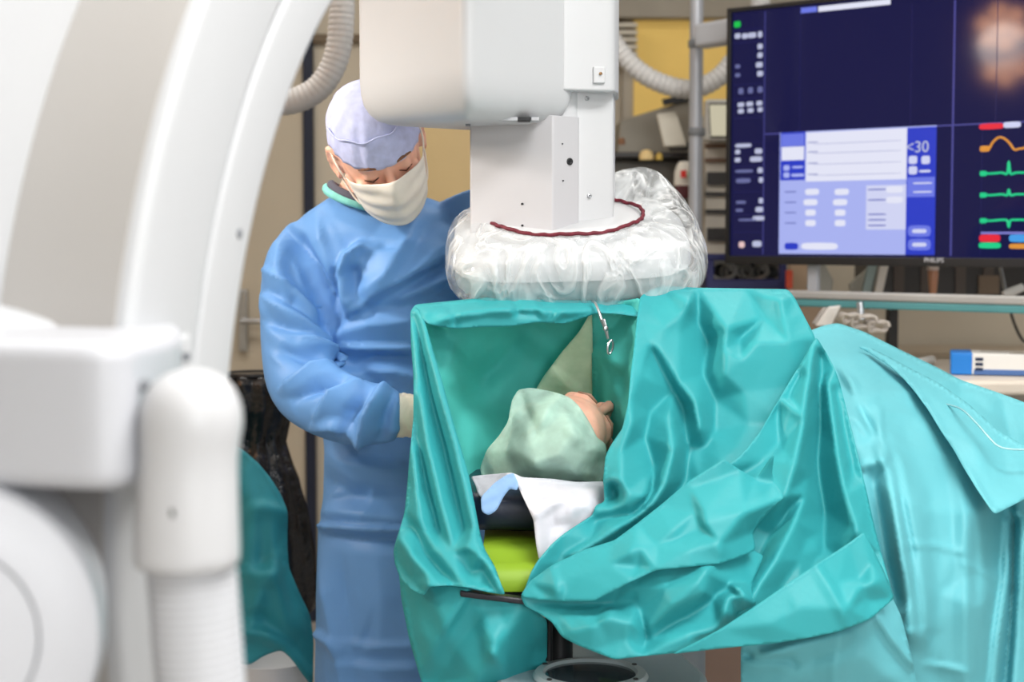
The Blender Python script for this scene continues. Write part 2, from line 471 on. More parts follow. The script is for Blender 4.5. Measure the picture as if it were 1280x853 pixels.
struct(obj('trim_1', MB().box((P(385, 0, Yw)[0], Yw + .0, 1.5), (.034, .07, 3.0)), mat('navy_door_seal', (40, 46, 64), .5, .3), bevel=.004))

# tan wall cupboard behind the surgeon
cab = thing('wall_cupboard', 'tan wall cupboard with double doors on the beige back wall', 'cupboard', (P(560, 0, 5.6)[0], 5.6, 0))
cx0, cx1 = P(520, 0, 5.5)[0], P(700, 0, 5.5)[0]
obj('body', MB().box(((cx0 + cx1) / 2, 5.64, 1.2), (cx1 - cx0, .3, 2.4)), mat('cupboard_tan', (186, 162, 118), .5, .35, .04, 2), cab, bevel=.005)
for i in (0, 1):
    w = (cx1 - cx0) / 2 - .01
    c = cx0 + (cx1 - cx0) * (.25 + .5 * i)
    d = obj('door', MB().box((c, 5.48, 1.25), (w, .02, 2.1)), mat('cupboard_tan_door', (206, 180, 130), .4, .4, .04, 2), cab, bevel=.004)
    obj('handle', MB().tube([(c + (.16 if i == 0 else -.16), 5.47, 1.1), (c + (.16 if i == 0 else -.16), 5.445, 1.1), (c + (.16 if i == 0 else -.16), 5.445, 1.25), (c + (.16 if i == 0 else -.16), 5.47, 1.25)], .006, 8), M_steel, d)
struct(obj('trim_2', MB().box(((cx0 + P(300, 0, 5.7)[0]) / 2, 5.78, P(0, 45, 5.7)[2]), (cx0 - P(300, 0, 5.7)[0], .03, .03)), mat('wall_rail_brown', (120, 104, 84), .5, .3), bevel=.004))

# yellow window with a roller blind, right of the detector
wx0, wx1 = P(792, 0, 5.78)[0], P(1010, 0, 5.78)[0]; wz0, wz1 = P(0, 146, 5.78)[2], P(0, 24, 5.78)[2]
w1 = struct(obj('window_1', MB().box(((wx0 + wx1) / 2, 5.79, (wz0 + wz1) / 2), (wx1 - wx0 + .08, .05, wz1 - wz0 + .08)), mat('window_frame_grey', (186, 178, 164), .5, .3), bevel=.005))
obj('roller_blind', MB().box(((wx0 + wx1) / 2, 5.76, (wz0 + wz1) / 2), (wx1 - wx0, .02, wz1 - wz0)), mat('yellow_blind_lit', (225, 190, 110), .7, .2, .06, 3, emit=(226, 190, 105), estr=.28), w1)
struct(obj('trim_3', MB().box((P(850, 0, 5.7)[0], 5.74, P(0, 8, 5.7)[2]), (1.3, .12, .085)), mat('ceiling_duct_grey', (168, 160, 146), .6, .3), bevel=.008))
bl = thing('shelf_rack', 'small white wall rack of stacked trays beside the yellow blind', 'rack', tuple(P(780, 60, 5.7)))
for k in range(5):
    a = P(780, 34 + k * 9, 5.68)
    obj('tray', MB().box((a[0], 5.7, a[2]), (.085, .16, .016)), mat('tray_white', (206, 198, 182), .5, .3), bl, bevel=.003)

# long grey counter with drawers on the right, at the back wall
M_counter = mat('counter_top_beige', (196, 180, 160), .4, .4, .03, 3)
ct = thing('side_counter', 'long pale counter along the back wall behind the monitor', 'counter', (1.35, 5.3, 0))
cz = P(1100, 452, 5.0)[2]
obj('worktop', MB().box((2.0, 5.3, cz - .02), (2.0, .95, .04)), M_counter, ct, bevel=.008)
obj('body', MB().box((2.0, 5.36, (cz - .04) / 2), (1.94, .8, cz - .04)), mat('counter_body_grey', (170, 164, 156), .5, .3, .02), ct, bevel=.004)
for i in range(3):
    d = obj('drawer_front', MB().box((1.36 + i * .6, 4.95, cz - .3), (.57, .02, .44)), mat('counter_front_grey', (184, 178, 168), .45, .35, .02), ct, bevel=.004)
    obj('handle', MB().tube([(1.26 + i * .6, 4.94, cz - .13), (1.26 + i * .6, 4.915, cz - .13), (1.46 + i * .6, 4.915, cz - .13), (1.46 + i * .6, 4.94, cz - .13)], .006, 8), M_steel, d)

# nearer instrument table at the right edge, carrying the carton
Yt = 3.95
tz = P(1250, 466, Yt)[2]
it = thing('instrument_table', 'pale instrument table behind the draped patient, carton on top', 'table', (1.35, 4.0, 0))
obj('table_top', MB().box((1.30, 4.06, tz - .0175), (.95, .66, .035)), mat('table_top_cream', (214, 202, 188), .4, .4, .02), it, bevel=.01)
for sx in (.88, 1.72):
    for sy in (3.8, 4.32): obj('leg', MB().tube([(sx, sy, 0.0), (sx, sy, tz - .03)], .016, 10), M_steel, it)

# carton: white top with print, blue end
bxl = thing('carton', 'white and blue glove carton lying on the instrument table', 'carton', tuple(P(1240, 462, 3.95)))
A = P(1197, 452, 3.86); rot = math.radians(-14)
ux = np.array([math.cos(rot), math.sin(rot), 0]); uy = np.array([-math.sin(rot), math.cos(rot), 0])
c0 = np.array([A[0], 3.88, tz + .0275])
bc = c0 + ux * .15 + uy * .06
obj('box_body', MB().box(bc, (.30, .13, .05), rz=rot), mat('carton_white', (222, 220, 216), .5, .3, .02), bxl, bevel=.003)
obj('blue_end', MB().box(bc - ux * .135, (.05, .132, .052), rz=rot), mat('carton_blue', (22, 120, 205), .45, .4, .02), bxl, bevel=.003, label='bright blue end of the carton')
obj('blue_base', MB().box(bc + ux * .03 - uy * .0 + np.array([0, 0, -.019]), (.275, .1325, .014), rz=rot), mat('carton_navy', (70, 104, 160), .45, .4, .02), bxl, bevel=.002)
pr = MB()
for k, (u, w) in enumerate(((.06, .05), (.09, .09), (.02, .1), (.1, .05))):
    q = bc + ux * (u - .06) + uy * (-.045 + .028 * k) + np.array([0, 0, .0262]); pr.box(q, (w, .011, .0012), rz=rot)
obj('printed_lines', pr, mat('carton_print', (150, 140, 128), .5, .3), bxl, smooth=0)
pr = MB()
for k in range(3): pr.box(bc + ux * (-.095 + .0) + uy * (-.066) + np.array([0, 0, .012 - .012 * k]), (.018, .002, .007), rz=rot)
obj('printed_mark', pr, mat('carton_mark', (16, 34, 66), .5, .3), bxl, smooth=0)

tag(obj('scalpel_handle', MB().tube([P(1128, 437, 4.05) * [1, 1, 0] + [0, 0, tz + .012], P(1165, 424, 4.2) * [1, 1, 0] + [0, 0, tz + .012]], [.008, .012], 10), mat('white_plastic', (236, 234, 230), .4, .4), bevel=.002), 'thin white plastic handle lying on the instrument table', 'instrument')

# thin grey cable hanging at the right
tag(obj('hanging_cable', MB().tube(catmull([P(1262, 385, 4.5), P(1268, 405, 4.5), P(1278, 425, 4.5), P(1292, 436, 4.5), P(1300, 500, 4.55)], 6), .004, 8), M_dark), 'thin dark cable hanging below the monitor rail', 'cable')
# ------------------------------------------------------------------ monitor
mt_ = np.array([1.154, -1.0, 0]); mux = mt_ / np.linalg.norm(mt_)        # to the right along the screen
mn = np.array([-mux[1] * -1, 0, 0])
mnr = np.array([mux[1], -mux[0], 0.])                                     # towards the camera
ML = P(907, 300, 4.4)
def Mp(px, py, off=0.0):
    d = FW + RT * (px - 640) / FPX + UP * (426.5 - py) / FPX
    o = ML + mnr * off
    t = ((o - CAMP) @ mnr) / (d @ mnr)
    return CAMP + d * t
zt = Mp(907, 11)[2]; zb = Mp(912, 330)[2]; MW = 1.30
mon = thing('wall_monitor', 'large flat monitor with dark navy screen and green heart traces', 'monitor', tuple(ML * [1, 1, 0] + [mux[0] * .65, mux[1] * .65, zb]))
def mrect(u0, u1, z0, z1, off, th):
    o = ML + mux * ((u0 + u1) / 2) + mnr * (off - th / 2); o = np.array([o[0], o[1], (z0 + z1) / 2])
    return MB().box(o, (u1 - u0, th, z1 - z0), rz=math.atan2(mux[1], mux[0]))
obj('case', mrect(0, MW, zb, zt, -.012, .05), M_dark, mon, bevel=.006)
bz = join(mrect(0, .012, zb, zt, .004, .018), mrect(MW - .012, MW, zb, zt, .004, .018), mrect(0, MW, zt - .012, zt, .004, .018), mrect(0, MW, zb, zb + .022, .004, .018))
obj('bezel', bz, mat('bezel_black', (20, 20, 23), .35, .5), mon, bevel=.002)
M_scr = mat('screen_navy', (8, 8, 20), .07, .2, 0, emit=(24, 24, 72), estr=.8)
scr = obj('screen', mrect(.012, MW - .012, zb + .022, zt - .012, -.006, .008), M_scr, mon, smooth=0)
def emat(name, c, s=.9): return mat(name, tuple(int(k * .2) for k in c), .3, .14, 0, emit=c, estr=s)
def quad(x0, y0, x1, y1, off=-.0055, x0b=None):
    """axis-aligned screen patch through two photograph points (kept square in the screen plane)"""
    a = Mp(x0, y0, off); b = Mp(x1, y1, off)
    pts = [a, np.array([b[0], b[1], a[2]]), b, np.array([a[0], a[1], b[2]])]
    return MB().slab(pts, .0008)
def mark(x, y, w, h, off=-.0045):
    c = Mp(x, y, off); k = 4.2 / FPX
    pts = []
    for a in range(12):
        an = 2 * math.pi * a / 12
        sx = math.copysign(abs(math.cos(an)) ** .5, math.cos(an)); sz = math.copysign(abs(math.sin(an)) ** .5, math.sin(an))
        pts.append(c + mux * (w / 2 * k * 1.25 * sx) + np.array([0, 0, h / 2 * k * sz]))
    return MB().slab(pts, .0008)
def spart(name, mb, m, label=None):
    o = obj(name, mb, m, scr, smooth=0, label=label)
    if name in ('readout_text', 'divider'): o['kind'] = 'stuff'
    return o
E_line = emat('screen_line', (86, 86, 170), .7); E_txt = emat('screen_text', (200, 205, 235), .8); E_dim = emat('screen_text_dim', (120, 125, 180), .7)
E_lilac = emat('screen_lilac', (172, 182, 246)); E_pale = emat('screen_pale', (212, 216, 248)); E_white = emat('screen_white', (232, 234, 252)); E_blue = emat('screen_blue', (44, 62, 200)); E_blue2 = emat('screen_blue_light', (110, 124, 232))
E_green = emat('screen_green', (30, 210, 140)); E_red = emat('screen_red', (236, 40, 60)); E_or = emat('screen_orange', (226, 150, 60)); E_cy = emat('screen_cyan', (70, 160, 235)); E_bg2 = emat('screen_navy_light', (34, 34, 92), .8)
def vline(x, y0, y1, w):
    a = Mp(x, (y0 + y1) / 2, -.0055); k = 4.2 / FPX * w * .62
    z0 = Mp(x, y0)[2]; z1 = Mp(x, y1)[2]
    return MB().slab([np.array([*(a - mux * k)[:2], z0]), np.array([*(a + mux * k)[:2], z0]), np.array([*(a + mux * k)[:2], z1]), np.array([*(a - mux * k)[:2], z1])], .0008)
def hbar(x0, x1, y, h, off=-.0055):
    a = Mp(x0, y, off); b = Mp(x1, y, off); k = 4.3 / FPX * h
    return MB().slab([a, np.array([b[0], b[1], a[2]]), np.array([b[0], b[1], a[2] - k]), a - np.array([0, 0, k])], .0008)
spart('grid_line', vline(955, 14, 318, .8), E_line); spart('grid_line', vline(1191, 0, 320, 1.8), E_line)
spart('grid_line', hbar(956, 1300, 167, 1.6), E_line); spart('grid_line', vline(1000, 12, 166, .6), E_bg2); spart('grid_line', vline(1139, 5, 160, .6), E_bg2); spart('grid_line', vline(1246, 0, 150, .6), E_bg2)
spart('grid_line', vline(1226.5, 165, 318, .6), E_bg2)
spart('title_bar', hbar(1023, 1113, 8, 6.5), E_white); spart('title_button', hbar(1001, 1021, 10, 6.5), E_blue2)
win = spart('dialog_window', quad(975, 166, 1168, 319, -.0050), E_lilac)
def wpart(name, mb, m):
    o = obj(name, mb, m, scr, smooth=0)
    if name in ('entry_field', 'form_text', 'list_text', 'tab_text', 'side_text', 'side_icon', 'number_readout'): o['kind'] = 'stuff'
    return o
wpart('list_panel', quad(1008, 166, 1133, 224, -.0044), E_white)
wpart('tab_column', quad(976, 166, 1006, 225, -.0044), E_blue); wpart('tab', quad(977, 184, 1005, 200, -.0038), E_white); wpart('tab', quad(977, 168, 1005, 182, -.0038), E_blue2)
wpart('side_column', quad(1134, 160, 1168, 319, -.0044), E_blue); wpart('side_panel', quad(1134, 222, 1168, 246, -.0038), E_blue2)
wpart('form_panel', quad(1083, 232, 1132, 287, -.0044), E_pale)
t_ = MB()
for y in (178, 190, 204, 218): t_ = join(t_, mark(1016, y, 12, 2, -.0036), mark(1070, y, 100, .8, -.0036))
wpart('list_text', t_, emat('screen_grey_text', (180, 184, 226), .8))
t_ = MB()
for y, xs in ((240, (1015, 1052)), (253, (1013, 1050)), (266, (1013, 1050)), (279, (1013, 1050))):
    for x in xs: t_ = join(t_, mark(x, y, 16 if y < 262 else 12, 8, -.0036))
for y in (237, 250): t_ = join(t_, mark(1118, y, 18, 8, -.0036))
t_ = join(t_, mark(1024, 308, 42, 9, -.0036))
wpart('entry_field', t_, E_white)
t_ = MB()
for y in (240, 253, 266, 279): t_ = join(t_, mark(988, y, 14, 2, -.0036))
for y in (237, 250, 268, 275, 282): t_ = join(t_, mark(1096, y, 20, 2, -.0032))
wpart('form_text', t_, emat('screen_form_text', (130, 138, 210), .8))
wpart('form_button', mark(989, 308, 16, 9, -.0036), E_blue)
k = 4.3 / FPX
wpart('number_readout', text_mb('<30', 15 * k * 1.25, Mp(1132, 191, -.0034), mux, (0, 0, 1)), E_txt)
wpart('side_icon', join(mark(1141, 200, 9, 10, -.0036), mark(1157, 200, 9, 10, -.0036), mark(1141, 213, 9, 10, -.0036), mark(1156, 214, 12, 3, -.0036)), E_pale)
for y in (289, 306):
    b_ = wpart('round_button', mark(1149, y, 24, 14, -.0036), E_blue2); wpart('button_text', mark(1149, y, 15, 5, -.0028), E_pale)
wpart('tab_text', join(mark(983, 210, 7, 7, -.0034), mark(983, 219, 7, 7, -.0034), mark(997, 209, 13, 3, -.0034), mark(997, 219, 15, 4, -.0034)), E_lilac)
wpart('side_text', join(mark(1153, 229, 20, 2, -.0030), mark(1153, 240, 20, 2, -.0030)), E_pale)
# left strip of readouts
t_ = MB(); td = MB()
for x, y, w, h in ((922, 45, 7, 7), (931, 45, 7, 7), (940, 44, 10, 7), (950, 43, 5, 8), (950, 58, 6, 7), (950, 69, 6, 7), (949, 81, 8, 7), (950, 92, 7, 7), (926, 131, 8, 6), (937, 130, 8, 6), (949, 129, 7, 6), (926, 139, 7, 6), (938, 138, 7, 6), (950, 137, 6, 6),
                   (929, 182, 20, 5), (922, 190, 6, 6), (948, 189, 9, 7), (922, 200, 7, 6), (945, 199, 15, 7), (950, 213, 6, 7), (951, 225, 5, 7), (951, 251, 5, 7), (949, 262, 9, 7), (948, 273, 14, 6), (946, 305, 11, 8)):
    t_ = join(t_, mark(x, y, w, h))
for x, y, w, h in ((922, 83, 6, 5), (922, 94, 6, 5), (926, 114, 6, 8), (938, 113, 6, 8), (950, 112, 6, 8), (930, 214, 22, 4), (929, 226, 18, 6), (926, 253, 12, 4), (924, 263, 9, 4), (934, 275, 22, 3)):
    td = join(td, mark(x, y, w, h))
spart('readout_text', t_, E_txt); spart('readout_text', td, E_dim)
rl = MB()
for y in (38, 54, 106, 124, 148, 178, 208, 222, 240, 268, 290): rl = join(rl, hbar(917, 953, y, .9))
spart('divider', rl, E_bg2)
spart('status_dot', mark(921.5, 30.5, 8, 8), emat('screen_dot_green', (30, 200, 80))); spart('status_icon', mark(927, 306, 7, 8), emat('screen_pink', (235, 200, 200)))
def trace(pts, m, w=1.4, name='waveform'):
    path = catmull([Mp(x, y, -.004) for x, y in pts], 4)
    spart(name, MB().tube(path, w * 4.1 / FPX, 6), m)
trace([(1228, 186), (1236, 186), (1241, 178), (1248, 172), (1255, 173), (1262, 179), (1268, 187), (1274, 186), (1282, 184), (1300, 170)], E_or)
for y0, pk in ((217, -15), (244, -7), (276, 8)):
    trace([(1228, y0), (1240, y0), (1252, y0 - 1), (1259, y0), (1261, y0 + pk), (1263, y0), (1270, y0 - 1), (1280, y0 - 1), (1300, y0)], E_green, 1.5)
    spart('trace_label', mark(1229, y0, 7, 6), E_green)
spart('trace_label', mark(1231, 186, 10, 7), E_or)
spart('trace_label', mark(1239, 158, 24, 7), E_red); spart('trace_label', mark(1265, 156, 17, 7), E_pale)
spart('divider', hbar(1226, 1295, 290, 2.6), emat('screen_bar', (128, 128, 210)))
spart('value_readout', mark(1237, 298, 21, 9), E_red); spart('value_readout', mark(1237, 307, 22, 7), E_green); spart('value_readout', mark(1274, 298, 20, 9), E_cy); spart('value_readout', mark(1274, 308, 20, 6), E_or)
obj('brand_lettering', text_mb('PHILIPS', .0165, Mp(1155, 328, .0045), mux, (0, 0, 1)), mat('brand_silver', (190, 190, 195), .4, .5), mon, smooth=0)

# carrier of the monitor: pole, arms, rail
mc = thing('monitor_carrier', 'tall grey steel carrier with pole and rail behind the monitor', 'monitor stand', tuple(P(871, 300, 4.75) * [1, 1, 0] + [0, 0, .9]))
pp = P(871, 0, 4.75)
obj('pole', MB().tube([(pp[0], 4.75, .9), (pp[0], 4.75, 2.98)], .020, 16), mat('pole_grey', (172, 174, 180), .35, .45, .02, metal=.3), mc)
obj('ceiling_plate', MB().lathe((pp[0], 4.75, 2.9), (0, 0, 1), [(.03, .0), (.06, .03), (.1, .07), (.1, .098)], 24), mat('pole_base_grey', (150, 152, 158), .4, .4), mc)
q0 = Mp(876, 33, -.18); q1 = Mp(1010, 38, -.06)
obj('bracket', MB().box((q0 + q1) / 2, (np.linalg.norm(q1 - q0), .05, .07), rz=math.atan2((q1 - q0)[1], (q1 - q0)[0])), mat('bracket_grey', (178, 180, 186), .4, .4), mc, bevel=.012)
for y in (55, 165): obj('collar', MB().lathe(P(871, y, 4.75), (0, 0, 1), [(.023, -.012), (.025, -.008), (.025, .008), (.023, .012)], 16), M_groove, mc)
r0 = Mp(985, 374, .02); r1 = Mp(1330, 379, .02); r0[2] = r1[2] = Mp(1130, 372, .02)[2]
rl = r1 - r0; ra = math.atan2(rl[1], rl[0])
obj('rail', MB().box((r0 + r1) / 2, (np.linalg.norm(rl), .03, .022), rz=ra), mat('rail_grey', (168, 166, 164), .4, .45, .02, metal=.2), mc, bevel=.006)
obj('rail_skirt', MB().box((r0 + r1) / 2 + np.array([0, 0, -.021]), (np.linalg.norm(rl), .026, .019), rz=ra), mat('rail_teal', (78, 138, 142), .4, .45, .02), mc, bevel=.004, label='teal lower strip of the rail')
for u in (.25, .85):
    a = ML + mux * u - mnr * .04; obj('upright', MB().box((a[0], a[1], (r0[2] + zb + .1) / 2), (.03, .02, zb + .1 - r0[2]), rz=ra), mat('bracket_grey', (178, 180, 186)), mc, bevel=.004)
a = ML + mux * .55 - mnr * .09
obj('spine', MB().box((a[0], a[1], (zb + .1 + 2.98) / 2), (.12, .04, 2.98 - zb - .1), rz=ra), mat('bracket_grey', (178, 180, 186)), mc, bevel=.004)

# -------- things behind and below the monitor
M_grey = mat('device_grey', (150, 146, 138), .5, .35, .03); M_lgrey = mat('device_light_grey', (196, 192, 184), .5, .35, .02); M_dgrey = mat('device_dark_grey', (64, 62, 62), .5, .35)
def pbox(x0, y0, x1, y1, Y, d, rz=0):
    a = P(x0, y0, Y); b = P(x1, y1, Y)
    return MB().box(((a[0] + b[0]) / 2, Y + d / 2, (a[2] + b[2]) / 2), (abs(b[0] - a[0]), d, abs(a[2] - b[2])), rz=rz)
# anaesthesia machine (between detector and monitor)
an = thing('anaesthesia_machine', 'grey anaesthesia machine with trays behind the steel pole', 'anaesthesia machine', tuple(P(840, 300, 5.2) * [1, 1, 0]))
obj('cabinet', pbox(745, 200, 905, 470, 5.15, .5), mat('machine_grey', (112, 108, 100), .5, .35, .03), an, bevel=.012)
obj('pedestal', MB().box((P(825, 0, 5.15)[0], 5.4, P(0, 470, 5.15)[2] / 2), (.40, .46, P(0, 470, 5.15)[2])), M_dgrey, an, bevel=.01)
a0 = P(760, 196, 5.1)
obj('work_surface', pbox(748, 190, 868, 197, 5.05, .6), M_dgrey, an, bevel=.005)
sl = MB().slab([P(775, 150, 5.3), P(800, 143, 5.3), P(868, 122, 5.3), P(868, 180, 5.3), P(862, 200, 5.3), P(770, 200, 5.3)], .2)
obj('hood', sl, mat('hood_grey', (138, 132, 120), .5, .35, .03), an, bevel=.008)
obj('vent_slot', MB().slab([P(828, 124, 5.28), P(866, 116, 5.28), P(868, 124, 5.28), P(830, 132, 5.28)], .02), M_dark, an)
obj('drawer_stack', pbox(882, 168, 912, 320, 4.98, .3), mat('drawer_cream', (206, 198, 186), .5, .3, .02), an, bevel=.006)
for y in (180, 198, 240, 262): obj('drawer_gap', pbox(882, y, 912, y + 5, 4.972, .02), M_dgrey if y > 200 else mat('drawer_brown', (120, 92, 74), .5), an)
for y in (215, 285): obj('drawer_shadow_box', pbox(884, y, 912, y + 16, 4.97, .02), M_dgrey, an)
tb = thing('tilted_display', 'small pale tilted panel standing on the anaesthesia machine', 'panel', tuple(P(840, 190, 5.0)))
obj('panel', MB().slab([P(821, 142, 5.0), P(845, 139, 5.0), P(859, 182, 4.98), P(830, 183, 4.98)], .02), mat('panel_pale', (196, 190, 176), .5, .3), tb, bevel=.004)
obj('foot', pbox(838, 178, 862, 188, 5.0, .05), M_dgrey, tb, bevel=.004)
sd = thing('small_monitor', 'small monitor with warm white screen beside the steel pole', 'monitor', tuple(P(898, 176, 4.9)))
obj('case', MB().slab([P(883, 124, 4.9), P(925, 124, 4.9), P(925, 176, 4.9), P(880, 176, 4.9)], .06), M_lgrey, sd, bevel=.006)
obj('screen', MB().slab([P(887, 131, 4.894), P(925, 131, 4.894), P(925, 170, 4.894), P(889, 170, 4.894)], .008), emat('warm_screen', (226, 218, 190), .7), sd)
obj('screen_frame', MB().slab([P(885.5, 129, 4.897), P(926, 129, 4.897), P(926, 172, 4.897), P(888, 172, 4.897)], .006), M_dgrey, sd)
for x, y, r, c, nm, lb in ((808, 195, .022, (212, 184, 130), 'pulp_bowl', 'small upturned tan bowl on the anaesthesia machine'), (824, 195, .011, (190, 160, 80), 'yellow_cap', 'tiny yellow cap beside the tan bowl'), (777, 176, .011, (120, 84, 60), 'brown_knob_cap', 'small brown cap left of the tan bowl')):
    b0 = P(x, y, 5.02)
    t = tag(obj(nm, MB().lathe(b0, (0, 0, 1), [(r, -.012), (r * 1.02, 0), (r * .85, r * .5), (r * .5, r * .8), (r * .12, r * .9)], 16), mat(nm + '_mat', c, .6, .3)), lb, 'bowl' if nm == 'pulp_bowl' else 'cap')
sb = thing('sharps_bin', 'white container with red patch and dark base beside the pole', 'container', tuple(P(857, 235, 4.9)))
obj('body', MB().ring_loft([[P(857, y, 4.95) + np.array([w * math.cos(a), w * .7 * math.sin(a), 0]) for a in np.linspace(0, 2 * math.pi, 16, endpoint=False)] for y, w in ((232, .036), (215, .034), (206, .026), (202, .018))]), mat('bin_white', (222, 216, 204), .5, .3), sb)
obj('red_patch', MB().slab([P(851, 213, 4.91), P(858, 213, 4.91), P(858, 222, 4.91), P(851, 222, 4.91)], .006), mat('patch_red', (220, 50, 40), .5), sb)
obj('green_patch', MB().slab([P(860, 215, 4.91), P(864, 215, 4.91), P(864, 221, 4.91), P(860, 221, 4.91)], .006), mat('patch_green', (90, 170, 90), .5), sb)
obj('base', pbox(846, 232, 868, 248, 4.92, .06), mat('bin_base', (84, 30, 34), .5), sb, bevel=.004)
# dark instrument trolley directly under the monitor's left end
tr = thing('blue_cable_trolley', 'dark blue trolley with coiled grey cables below the monitor', 'trolley', tuple(P(935, 420, 4.7) * [1, 1, 0]))
obj('frame', join(pbox(884, 326, 892, 420, 4.7, .03), pbox(975, 326, 983, 420, 4.7, .03), pbox(884, 350, 983, 362, 4.7, .22), pbox(884, 318, 983, 326, 4.7, .22)), mat('trolley_navy', (46, 48, 96), .5, .35), tr, bevel=.004)
obj('back_panel', pbox(886, 322, 981, 358, 4.9, .02), M_dark, tr)
for k in range(4):
    cc = P(903 + 20 * k, 338 + 2 * (k % 2), 4.8)
    obj('coiled_cable', MB().tube([cc + np.array([(.026 + .002 * a) * math.cos(a), .02 * math.sin(a * .7) + .004 * a, (.022 + .001 * a) * math.sin(a)]) for a in np.linspace(0, 12.5, 60)], .0055, 6), M_grey if k % 2 else M_lgrey, tr)
tl = P(0, 420, 4.7)[2]
obj('leg_frame', join(*[MB().box((P(x, 0, 4.7)[0], y, tl / 2), (.03, .03, tl)) for x in (892, 975) for y in (4.72, 4.9)]), M_dgrey, tr)
tag(obj('orange_sleeve', pbox(984, 338, 991, 361, 4.6, .03), mat('orange_plastic', (214, 78, 48), .5), bevel=.003), 'small upright orange sleeve beside the blue trolley', 'sleeve')
# metal mixing plates and struts under the monitor
st = thing('device_support', 'grey folding arm of two metal plates under the monitor', 'support arm', tuple(P(1050, 380, 4.55)))
obj('plate', MB().slab([P(1008, 360, 4.6), P(1020, 334, 4.6), P(1030, 328, 4.6), P(1042, 350, 4.6), P(1040, 372, 4.6)], .02), mat('plate_grey', (160, 156, 146), .4, .4), st, bevel=.003)
obj('plate', MB().slab([P(1062, 355, 4.62), P(1078, 342, 4.62), P(1090, 330, 4.62), P(1084, 372, 4.62), P(1064, 372, 4.62)], .02), mat('plate_grey', (160, 156, 146)), st, bevel=.003)
obj('strut', MB().slab([P(1086, 328, 4.5), P(1098, 328, 4.5), P(1088, 374, 4.5), P(1076, 374, 4.5)], .02), mat('strut_green', (150, 166, 164), .4, .4), st, bevel=.003)
obj('strut', MB().slab([P(1101, 328, 4.46), P(1112, 328, 4.46), P(1102, 374, 4.46), P(1092, 374, 4.46)], .02), mat('strut_pale', (214, 206, 198), .4, .4), st, bevel=.003)
obj('hinge', MB().lathe(P(1086, 380, 4.5), (0, 1, 0), [(.014, -.03), (.016, -.02), (.016, .04)], 16), M_steel, st)
tag(obj('beige_panel', join(pbox(988, 326, 1024, 700, 4.95, .05), MB().box((P(1006, 0, 4.97)[0], 4.97, .25), (.09, .05, .5))), mat('panel_beige', (188, 160, 134), .6, .3), bevel=.004), 'beige upright panel behind the metal plates', 'panel')
dk = thing('dark_equipment_cabinet', 'dark glass fronted equipment cabinet under the monitor', 'cabinet', tuple(P(1200, 450, 4.85)))
da = P(1104, 320, 4.7); db = P(1330, 384, 4.7)
obj('body', MB().box(((da[0] + db[0]) / 2, 4.92, (da[2] + db[2]) / 2), (db[0] - da[0], .35, da[2] - db[2])), mat('cabinet_black', (40, 36, 36), .3, .5), dk, bevel=.006)
for x in (1118, 1152, 1195, 1230): obj('inner_post', pbox(x, 330, x + 12, 380, 4.735, .02), mat('post_brown', (76, 66, 60), .5), dk)
obj('inner_box', pbox(1224, 345, 1249, 368, 4.73, .03), mat('box_tan', (110, 92, 74), .5), dk)
obj('foot', pbox(1112, 384, 1122, 452, 4.9, .05), M_dgrey, dk); obj('foot', pbox(1290, 384, 1300, 452, 4.9, .05), M_dgrey, dk)
bt = thing('small_bottle', 'slim amber vial with white cap in front of the dark cabinet', 'vial', tuple(P(1166, 367, 4.35)))
obj('glass', MB().lathe(P(1166, 367, 4.35), (0, 0, 1), [(.008, 0), (.010, .004), (.014, .05), (.013, .062)], 14), mat('vial_amber', (196, 140, 110), .3, .5), bt)
obj('cap', MB().lathe(P(1166, 338, 4.35), (0, 0, 1), [(.016, 0), (.016, .02), (.014, .024)], 14), mat('vial_cap', (214, 196, 186), .4, .4), bt)
pr_ = thing('hand_probe', 'white handled probe hanging in front of the dark cabinet', 'probe', tuple(P(1260, 368, 4.1)))
obj('handle', MB().tube([P(1254, 369, 4.1), P(1262, 366, 4.1), P(1279, 359, 4.1)], [.009, .012, .010], 12), mat('probe_white', (232, 230, 226), .4, .4), pr_)
obj('shaft', MB().tube([P(1250, 332, 4.12), P(1254, 350, 4.11), P(1257, 366, 4.1)], .0042, 8), M_steel, pr_)
obj('hook', MB().tube([P(1250, 332, 4.12), P(1249, 326, 4.14), P(1252, 322, 4.16)], .0035, 8), M_steel, pr_)
# coiled tubing and clamps between drape and counter
for k, (x, y, r) in enumerate(((1078, 402, .030), (1096, 408, .024), (1062, 398, .02))):
    cc = P(x, y, 4.0)
    tag(obj('coiled_tube', MB().tube([cc + np.array([r * math.cos(a), .004 * a - .03, r * .55 * math.sin(a) + .004 * math.sin(3 * a)]) for a in np.linspace(0, 18, 80)], .004, 6), mat('grey_tubing', (168, 160, 152), .4, .4)), ['wide loop of grey tubing behind the body drape', 'medium loop of grey tubing beside the instrument table', 'small tight loop of grey tubing under the rail'][k], 'tubing', 'loops of grey tubing behind the drape')
cl_ = thing('rail_clamp', 'pale grey rail clamp with lever behind the body drape', 'clamp', tuple(P(1035, 405, 4.1)))
obj('lever', MB().slab([P(1020, 408, 4.1), P(1036, 384, 4.1), P(1052, 382, 4.1), P(1040, 408, 4.1)], .02), mat('clamp_pale', (206, 200, 194), .4, .4), cl_, bevel=.004)
obj('arm', MB().slab([P(1016, 405, 4.14), P(1030, 384, 4.14), P(1036, 386, 4.14), P(1022, 408, 4.14)], .02), mat('clamp_grey', (168, 160, 154), .4, .4), cl_, bevel=.004)
obj('screw', MB().tube([P(1075, 378, 4.05), P(1077, 400, 4.05)], .009, 10), M_steel, cl_)

